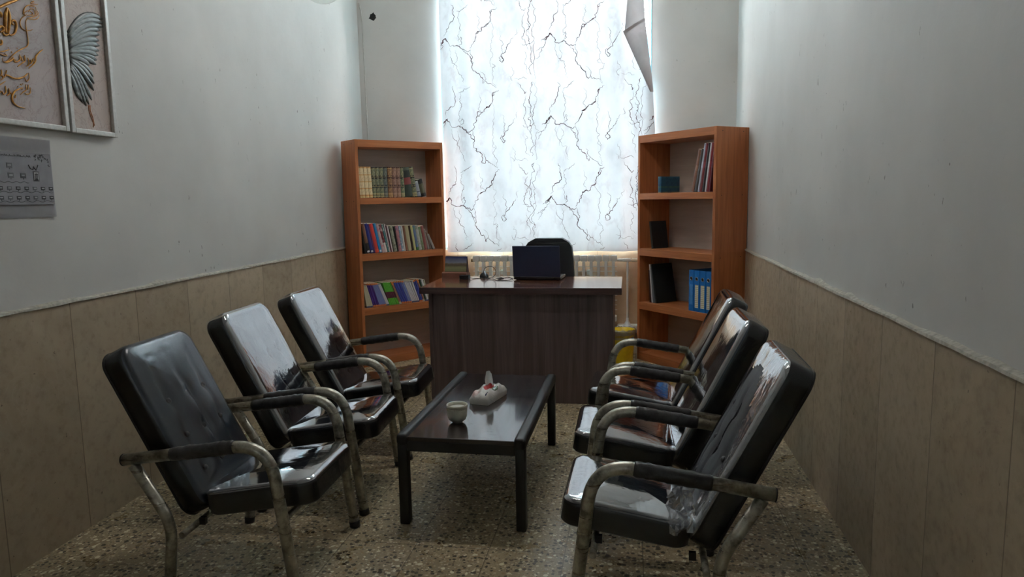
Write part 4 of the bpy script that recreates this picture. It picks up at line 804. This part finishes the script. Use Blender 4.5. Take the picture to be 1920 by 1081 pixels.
def tissue():
    r=thing('tissue_pack','opened white soft tissue pack with red rose print on the coffee table','tissue pack',(-.690,3.375,ZT),R(-14))
    def mat_pouch():
        g=G('tissue_pouch'); v=g.obj(); x,y,z=g.xyz(v)
        def blob(cx,cy,rx,ry):
            return g.math('SQRT',g.math('ADD',g.math('POWER',g.math('DIVIDE',g.math('SUBTRACT',x,cx),rx),2.),g.math('POWER',g.math('DIVIDE',g.math('SUBTRACT',y,cy),ry),2.)))
        wob=g.math('MULTIPLY',g.noise(v,60,2)[0],.5)
        col=S((222,220,216))
        f=g.rng(z,.030,.034); 
        m=g.rng(g.math('ADD',blob(.005,-.005,.026,.042),wob),1.1,1.2,1.,0.); lf=g.rng(g.math('ADD',blob(.036,.0,.012,.03),wob),1.1,1.2,1.,0.)
        pk=g.rng(g.math('ADD',blob(-.028,-.085,.022,.03),wob),.9,1.3,.5,0.); bl=g.rng(g.math('ADD',blob(.032,-.088,.006,.016),wob),1.1,1.2,1.,0.)
        c=g.mix(g.math('MULTIPLY',pk,f),col,S((196,130,124))); c=g.mix(g.math('MULTIPLY',m,f),c,S((172,34,36))); c=g.mix(g.math('MULTIPLY',lf,f),c,S((66,84,60))); c=g.mix(g.math('MULTIPLY',bl,f),c,S((44,56,92)))
        return g.pbr(c,.25,0,g.bump(g.noise(v,55,3,.6,.8)[0],.5,.006),Coat_Weight=.5)
    b=nb(); nx,ny=20,30; top=[];bot=[]
    def hz(u,v):
        e=min(1,max(0,(1-abs(u))/.30))**.5*min(1,max(0,(1-abs(v))/.22))**.5
        return .024+ (.030+.020*math.exp(-((v-.15)/.45)**2)*math.exp(-(u/.6)**2)+.004*math.sin(u*9+v*7)) *e
    P_=[[(-1+2*i/nx,-1+2*j/ny) for i in range(nx+1)] for j in range(ny+1)]
    def xy(u,v):
        return (.055*u*(1-.06*v*v),.118*v*(1-.05*u*u))
    T_=[[b.verts.new((*xy(u,v),hz(u,v))) for u,v in row] for row in P_]
    B_=[[b.verts.new((xy(u,v)[0]*.97,xy(u,v)[1]*.98,.0005)) for u,v in row] for row in P_]
    for j in range(ny):
        for i in range(nx):
            b.faces.new([T_[j][i],T_[j][i+1],T_[j+1][i+1],T_[j+1][i]]); b.faces.new([B_[j][i],B_[j+1][i],B_[j+1][i+1],B_[j][i+1]])
    for i in range(nx):
        b.faces.new([B_[0][i],B_[0][i+1],T_[0][i+1],T_[0][i]]); b.faces.new([T_[ny][i],T_[ny][i+1],B_[ny][i+1],B_[ny][i]])
    for j in range(ny):
        b.faces.new([B_[j+1][0],B_[j][0],T_[j][0],T_[j+1][0]]); b.faces.new([B_[j][nx],B_[j+1][nx],T_[j+1][nx],T_[j][nx]])
    mo('pouch',b,mat_pouch(),r,smooth=70)
    b=nb(); rows=[]
    for k in range(9):
        t=k/8; zz=.058+.075*t; wd=.018+.004*math.sin(t*4); ring=[]
        for i in range(13):
            u=-1+i/6; ring.append(b.verts.new((wd*u+.004*t,.012+.006*math.sin(u*3.2+t*2)-.006*t,zz+(.006*(1-u*u)-.004*u if k==8 else 0))))
        rows.append(ring)
    for A,B in zip(rows,rows[1:]):
        for i in range(12): b.faces.new([A[i],A[i+1],B[i+1],B[i]])
    bmesh.ops.solidify(b,geom=b.faces[:],thickness=.0012)
    mo('tissue',b,plain('tissue_white',(232,232,230),.85,0,.03),r,smooth=70)
tissue()
# ------------------------------------------------------------------ armchairs
def rrect(a,bb,r,n=7,e=10):
    """closed outline of a rounded rectangle, fixed vertex count"""
    r=max(.0005,min(r,a*.99,bb*.99)); out=[]
    cs=[(a-r,bb-r,0),(-(a-r),bb-r,PI/2),(-(a-r),-(bb-r),PI),(a-r,-(bb-r),3*PI/2)]
    for q,(cx,cy,a0) in enumerate(cs):
        for k in range(n+1):
            t=a0+PI/2*k/n; out.append((cx+r*math.cos(t),cy+r*math.sin(t)))
        nx,ny,na=cs[(q+1)%4]; p=out[-1]; s=(nx+r*math.cos(na),ny+r*math.sin(na))
        for k in range(1,e): out.append((p[0]+(s[0]-p[0])*k/e,p[1]+(s[1]-p[1])*k/e))
    return out
def cushion(L,W,T,rc,re,puff,tuft=None,off=0,open_bottom=False,cut=None,sag=None):
    """padded slab: x 0..L, y +-W/2, z 0..T; material 0 = black sides, 1 = top face"""
    b=nb(); a,h=L/2+off,W/2+off; T2=T+off; rings=[]
    lev=[]
    if not open_bottom: lev+=[(.05,0,0),(.008,0,0)]
    lev+=[(0,.008 if not open_bottom else .004,0),(0,T2*.4,0)]
    for k in range(7):
        p=PI/2*k/6; lev.append((re*(1-math.cos(p)),T2-re+re*math.sin(p),0 if k<2 else 1))
    m=min(a,h)
    for k in range(1,19): lev.append((re+(m*.985-re)*k/18,T2,1))
    for d,zz,mi in lev:
        ring=[]
        for (x,y) in rrect(a-d,h-d,rc-d*.7):
            z=zz
            if mi and zz>=T2-1e-6:
                u=min(1,(d-re)/(m*.7)) if m>re else 1
                z+=puff*math.sin(PI/2*max(0,u))
                if tuft: z-=tuft(x,y)
            if sag: z+=sag(x,y,z)
            ring.append(b.verts.new((x+L/2,y,z)))
        rings.append((ring,mi))
    for (A,ma),(B,mb) in zip(rings,rings[1:]):
        for k in range(len(A)):
            f=b.faces.new([A[k],A[(k+1)%len(A)],B[(k+1)%len(A)],B[k]]); f.material_index=1 if (ma and mb) else 0; f.smooth=True
    f=b.faces.new(rings[-1][0]); f.material_index=1
    if not open_bottom: b.faces.new(rings[0][0][::-1])
    if cut:
        dl=[f for f in b.faces if cut(f.calc_center_median())]
        bmesh.ops.delete(b,geom=dl,context='FACES')
    return b
BL_,BW_,BT_=.655,.425,.092
BTN=[(x,y) for x in (.13,.27,.41) for y in (-.115,0,.115)]
def tuft(x,y):
    x+=BL_/2; d=0
    for bx,by in BTN: d+=.013*math.exp(-((x-bx)**2+(y-by)**2)/(2*.016**2))
    for yy in (-.115,0,.115): 
        if .10<x<.60: d+=.0045*math.exp(-((y-yy-.01*math.sin((x-.13)*22))/.010)**2)
    for xx in (.13,.27,.41): d+=.0040*math.exp(-((x-xx-.018*math.sin(y*26))/.011)**2)
    return d
SL,SW,ST=.418,.428,.090
def seatsag(x,y,z): return -.010*max(0,(x-.10)/.1)**2*.6
CH={}
def cm(key,fn,mats,smooth=None):
    """mesh data made once, shared by all six chairs"""
    if key not in CH:
        o=mo(key,fn(),mats,None,smooth=smooth); CH[key]=o.data; bpy.data.objects.remove(o)
    return CH[key]
ARM=fillet([(-.452,.29,.497),(.0825,.29,.572),(.098,.29,.44),(.155,.29,.0)],[.135,.02],12)
ARM=fillet([(-.452,.29,.497),(.0825,.29,.572),(.155,.29,.0)],[.135],14)
def mir(p,s): return [(q[0],q[1]*s,q[2]) for q in p]
def arm_pt(u): # point on the straight of the arm
    t=(u+.452)/(.0825+.452); return (u,.29,.497+.075*t)
SEATM=Matrix.Translation((-.213,0,.259))@Matrix.Rotation(-math.atan2(.162,.987),4,'Y')
bdir=Vector((-.45,0,.893)).normalized(); bn=Vector((.893,0,.45)).normalized()
BACKM=Matrix((( bdir.x,0,bn.x,-.286),(0,1,0,0),(bdir.z,0,bn.z,.250),(0,0,0,1)))
# the basis above is left-handed in (x,y,z); flip y so that it is a rotation
BACKM=Matrix(((bdir.x,0,bn.x,-.286),(0,-1,0,0),(bdir.z,0,bn.z,.250),(0,0,0,1)))
def armchair(x,y,rz,label,variant):
    r=thing('armchair',label,'armchair',(x,y,0),rz,'two facing rows of black armchairs')
    face=VING if variant=='torn' else VINBLUE
    def put(name,me,M=None,parent=r,label=None):
        o=bpy.data.objects.new(name,me); link(o,parent)
        if M is not None: o.matrix_local=M
        if label: o['label']=label
        return o
    seat=put('seat',cm('seat',lambda:cushion(SL,SW,ST,.055,.022,.010,None,0,False,None,seatsag),[VINB,VINBLUE]),SEATM)
    put('plastic_cover',cm('seat_film',lambda:cushion(SL,SW,ST,.056,.024,.012,None,.004,True,None,seatsag),[FILMX,FILMS]),None,seat,'clear plastic film over the seat')
    key='back_'+('grey' if variant=='torn' else 'slate')
    back=put('backrest',cm(key,lambda:cushion(BL_,BW_,BT_,.06,.026,.016,tuft),[VINB,face]),BACKM)
    bme=cm('button',lambda:btn(),VING,60)
    for (bx,by) in BTN: put('button',bme,Matrix.Translation((bx,by,BT_+.016-.0135)),back)
    if variant=='torn':
        cutf=lambda c:((c.x-.28)/.30)**2+((c.y-.02)/.175)**2<1 and c.z>BT_-.01
        fm=cm('film_torn',lambda:cushion(BL_,BW_,BT_,.061,.030,.013,None,.005,True,cutf),[FILMX,FILMW])
    elif variant=='slack': fm=cm('film_slack',lambda:cushion(BL_,BW_,BT_,.061,.028,.016,lambda x,y:.55*tuft(x,y),.004,True),[FILMX,FILMD])
    else: fm=cm('film_back',lambda:cushion(BL_,BW_,BT_,.061,.030,.005,None,.0120,True),[FILMX,FILM])
    put('plastic_cover',fm,None,back,'clear plastic film over the backrest')
    pip=cm('back_piping',lambda:pipe(BL_,BW_),VINB); put('piping',pip,None,back)
    for s in (-1,1):
        put('arm_tube',cm('arm%d'%s,lambda:tb(mir(ARM,s),.0208),STEEL),label='bent steel tube, armrest and front leg in one')
        put('rear_leg',cm('rear%d'%s,lambda:tb(mir(fillet([(-.418,.29,.482),(-.292,.29,.268),(-.322,.29,0)],[.07],8),s),.0195),STEEL))
        put('arm_wrap',cm('wrap%d'%s,lambda:wrap(s),WRAPM))
        put('end_cap',cm('cap%d'%s,lambda:tb([(-.456,s*.29,.4965),(-.4515,s*.29,.4971)],.0215),BLKPL))
        put('foot_cap',cm('footf%d'%s,lambda:tb([(.1552,s*.29,.0),(.1515,s*.29,.026)],.0222),BLKPL))
        put('foot_cap',cm('footr%d'%s,lambda:tb([(-.322,s*.29,.0),(-.3195,s*.29,.026)],.0209),BLKPL))
    for nm,u,zz in (('front_rail',.085,.262),('rear_rail',-.262,.225)):
        put('seat_rail',cm(nm,lambda:tb([(u,-.285,zz),(u,.285,zz)],.0115),STEEL))
    for s in (-1,1):
        for u,z in ((.06,.262),(-.235,.226)): put('seat_bracket',cm('brk%d%g'%(s,u),lambda:brk(s,u,z),BLKPL))
    if variant=='torn':
        put('loose_plastic',cm('loose',lambda:loose(),FILMW),label='crumpled plastic gathered beside the armrest')
    return r
def tb(p,rad):
    b=nb(); tube(b,p,rad,16); return b
def btn():
    b=nb(); lathe(b,[(.0005,.009),(.006,.008),(.010,.0045),(.0115,0),(.010,-.002)],16); return b
def pipe(L,W):
    b=nb(); tube(b,[(x+L/2,y,.006) for x,y in rrect(L/2+.002,W/2+.002,.06)],.005,8,closed=True); return b
def wrap(s):
    b=nb(); rnd=random.Random(5+s); pts=[];rr=[]
    for k in range(23):
        u=-.272+.232*k/22; p=arm_pt(u); pts.append((p[0],s*.29,p[2])); rr.append(.0235+.0022*rnd.random()+(.0015 if k%6==0 else 0))
    rr[0]=rr[-1]=.0225
    tube(b,pts,rr,16); return b
def brk(s,u,z):
    b=nb(); box(b,(u,s*.21-.008,z+.008),(u+.022,s*.21+.008,z+.034)); return b
def loose():
    b=nb(); rnd=random.Random(11); rows=[]
    for j in range(10):
        row=[]
        for i in range(9):
            u=i/8; v=j/9
            row.append(b.verts.new((-.235+.10*u*(1-.5*v)+.01*rnd.uniform(-1,1)+.02*v,.222+.018*rnd.uniform(-1,1)+.01*math.sin(u*9),.50-.16*v+.006*rnd.uniform(-1,1)-.03*u)))
        rows.append(row)
    for A,B in zip(rows,rows[1:]):
        for i in range(8): b.faces.new([A[i],A[i+1],B[i+1],B[i]])
    return b
armchair(-1.296,2.438,.038,'nearest armchair of the left row, button-tufted slate back under clear plastic','slack')
armchair(-1.326,3.134,.054,'middle armchair of the left row, its back shining white under plastic','wrap')
armchair(-1.333,3.805,.052,'armchair of the left row standing closest to the desk','wrap')
armchair(-.020,2.401,3.123,'nearest armchair of the right row, torn plastic baring a grey tufted back','torn')
armchair(-.035,3.068,3.142,'middle armchair of the right row, fully wrapped in plastic','wrap')
armchair(-.007,3.736,3.109,'armchair of the right row standing closest to the bookcase','wrap')
# ------------------------------------------------------------------ light
w=bpy.data.worlds.new('sky'); sc.world=w; w.use_nodes=True; nt=w.node_tree; nt.nodes.clear()
o=nt.nodes.new('ShaderNodeOutputWorld'); bg=nt.nodes.new('ShaderNodeBackground'); bg.inputs[0].default_value=(.86,.94,1.,1); bg.inputs[1].default_value=WORLD
nt.links.new(bg.outputs[0],o.inputs[0])
# added fill battens, unseen above the view, to brighten the walls
def fill_batten(x,y,power):
    r=thing('fill_light','added unseen batten fill light above the '+('desk end of the room' if y>3 else 'near end of the room'),'added fill light',(x,y,ZC))
    b=nb(); box(b,(-.62,-.05,-.05),(.62,.05,-.001),.006); mo('housing',b,WHITE,r)
    g=G('fill_tube'); e=g.n('ShaderNodeEmission',{0:(1,.98,.95,1),1:power}).outputs[0]
    b=nb(); tube(b,[(-.6,0,-.075),(.6,0,-.075)],.018,12); mo('fill_tube',b,g.end(e),r)
fill_batten(-.72,3.9,FILL_LAMP)
fill_batten(-.72,1.3,FILL_LAMP*.03)
# ------------------------------------------------------------------ camera
cam=bpy.data.cameras.new('camera'); co=bpy.data.objects.new('camera',cam); COL.objects.link(co)
cam.sensor_width=36; cam.sensor_fit='HORIZONTAL'; cam.lens=1332.39/1920*36; cam.clip_start=.05; cam.clip_end=100
rot=Matrix(((.98661,-.00389,.16307),(.16223,.1275,-.97848),(-.01698,.99183,.12643)))
co.matrix_world=Matrix.Translation((0,0,1.38))@rot.to_4x4()
sc.camera=co
vs=sc.view_settings; vs.view_transform='Standard'; vs.look='None'; vs.gamma=1; vs.exposure=EXPO; vs.use_curve_mapping=False
cy=sc.cycles; cy.max_bounces=14; cy.diffuse_bounces=7; cy.glossy_bounces=5; cy.transmission_bounces=8; cy.transparent_max_bounces=24; cy.sample_clamp_indirect=8; cy.caustics_reflective=False; cy.caustics_refractive=False
cy.use_denoising=True
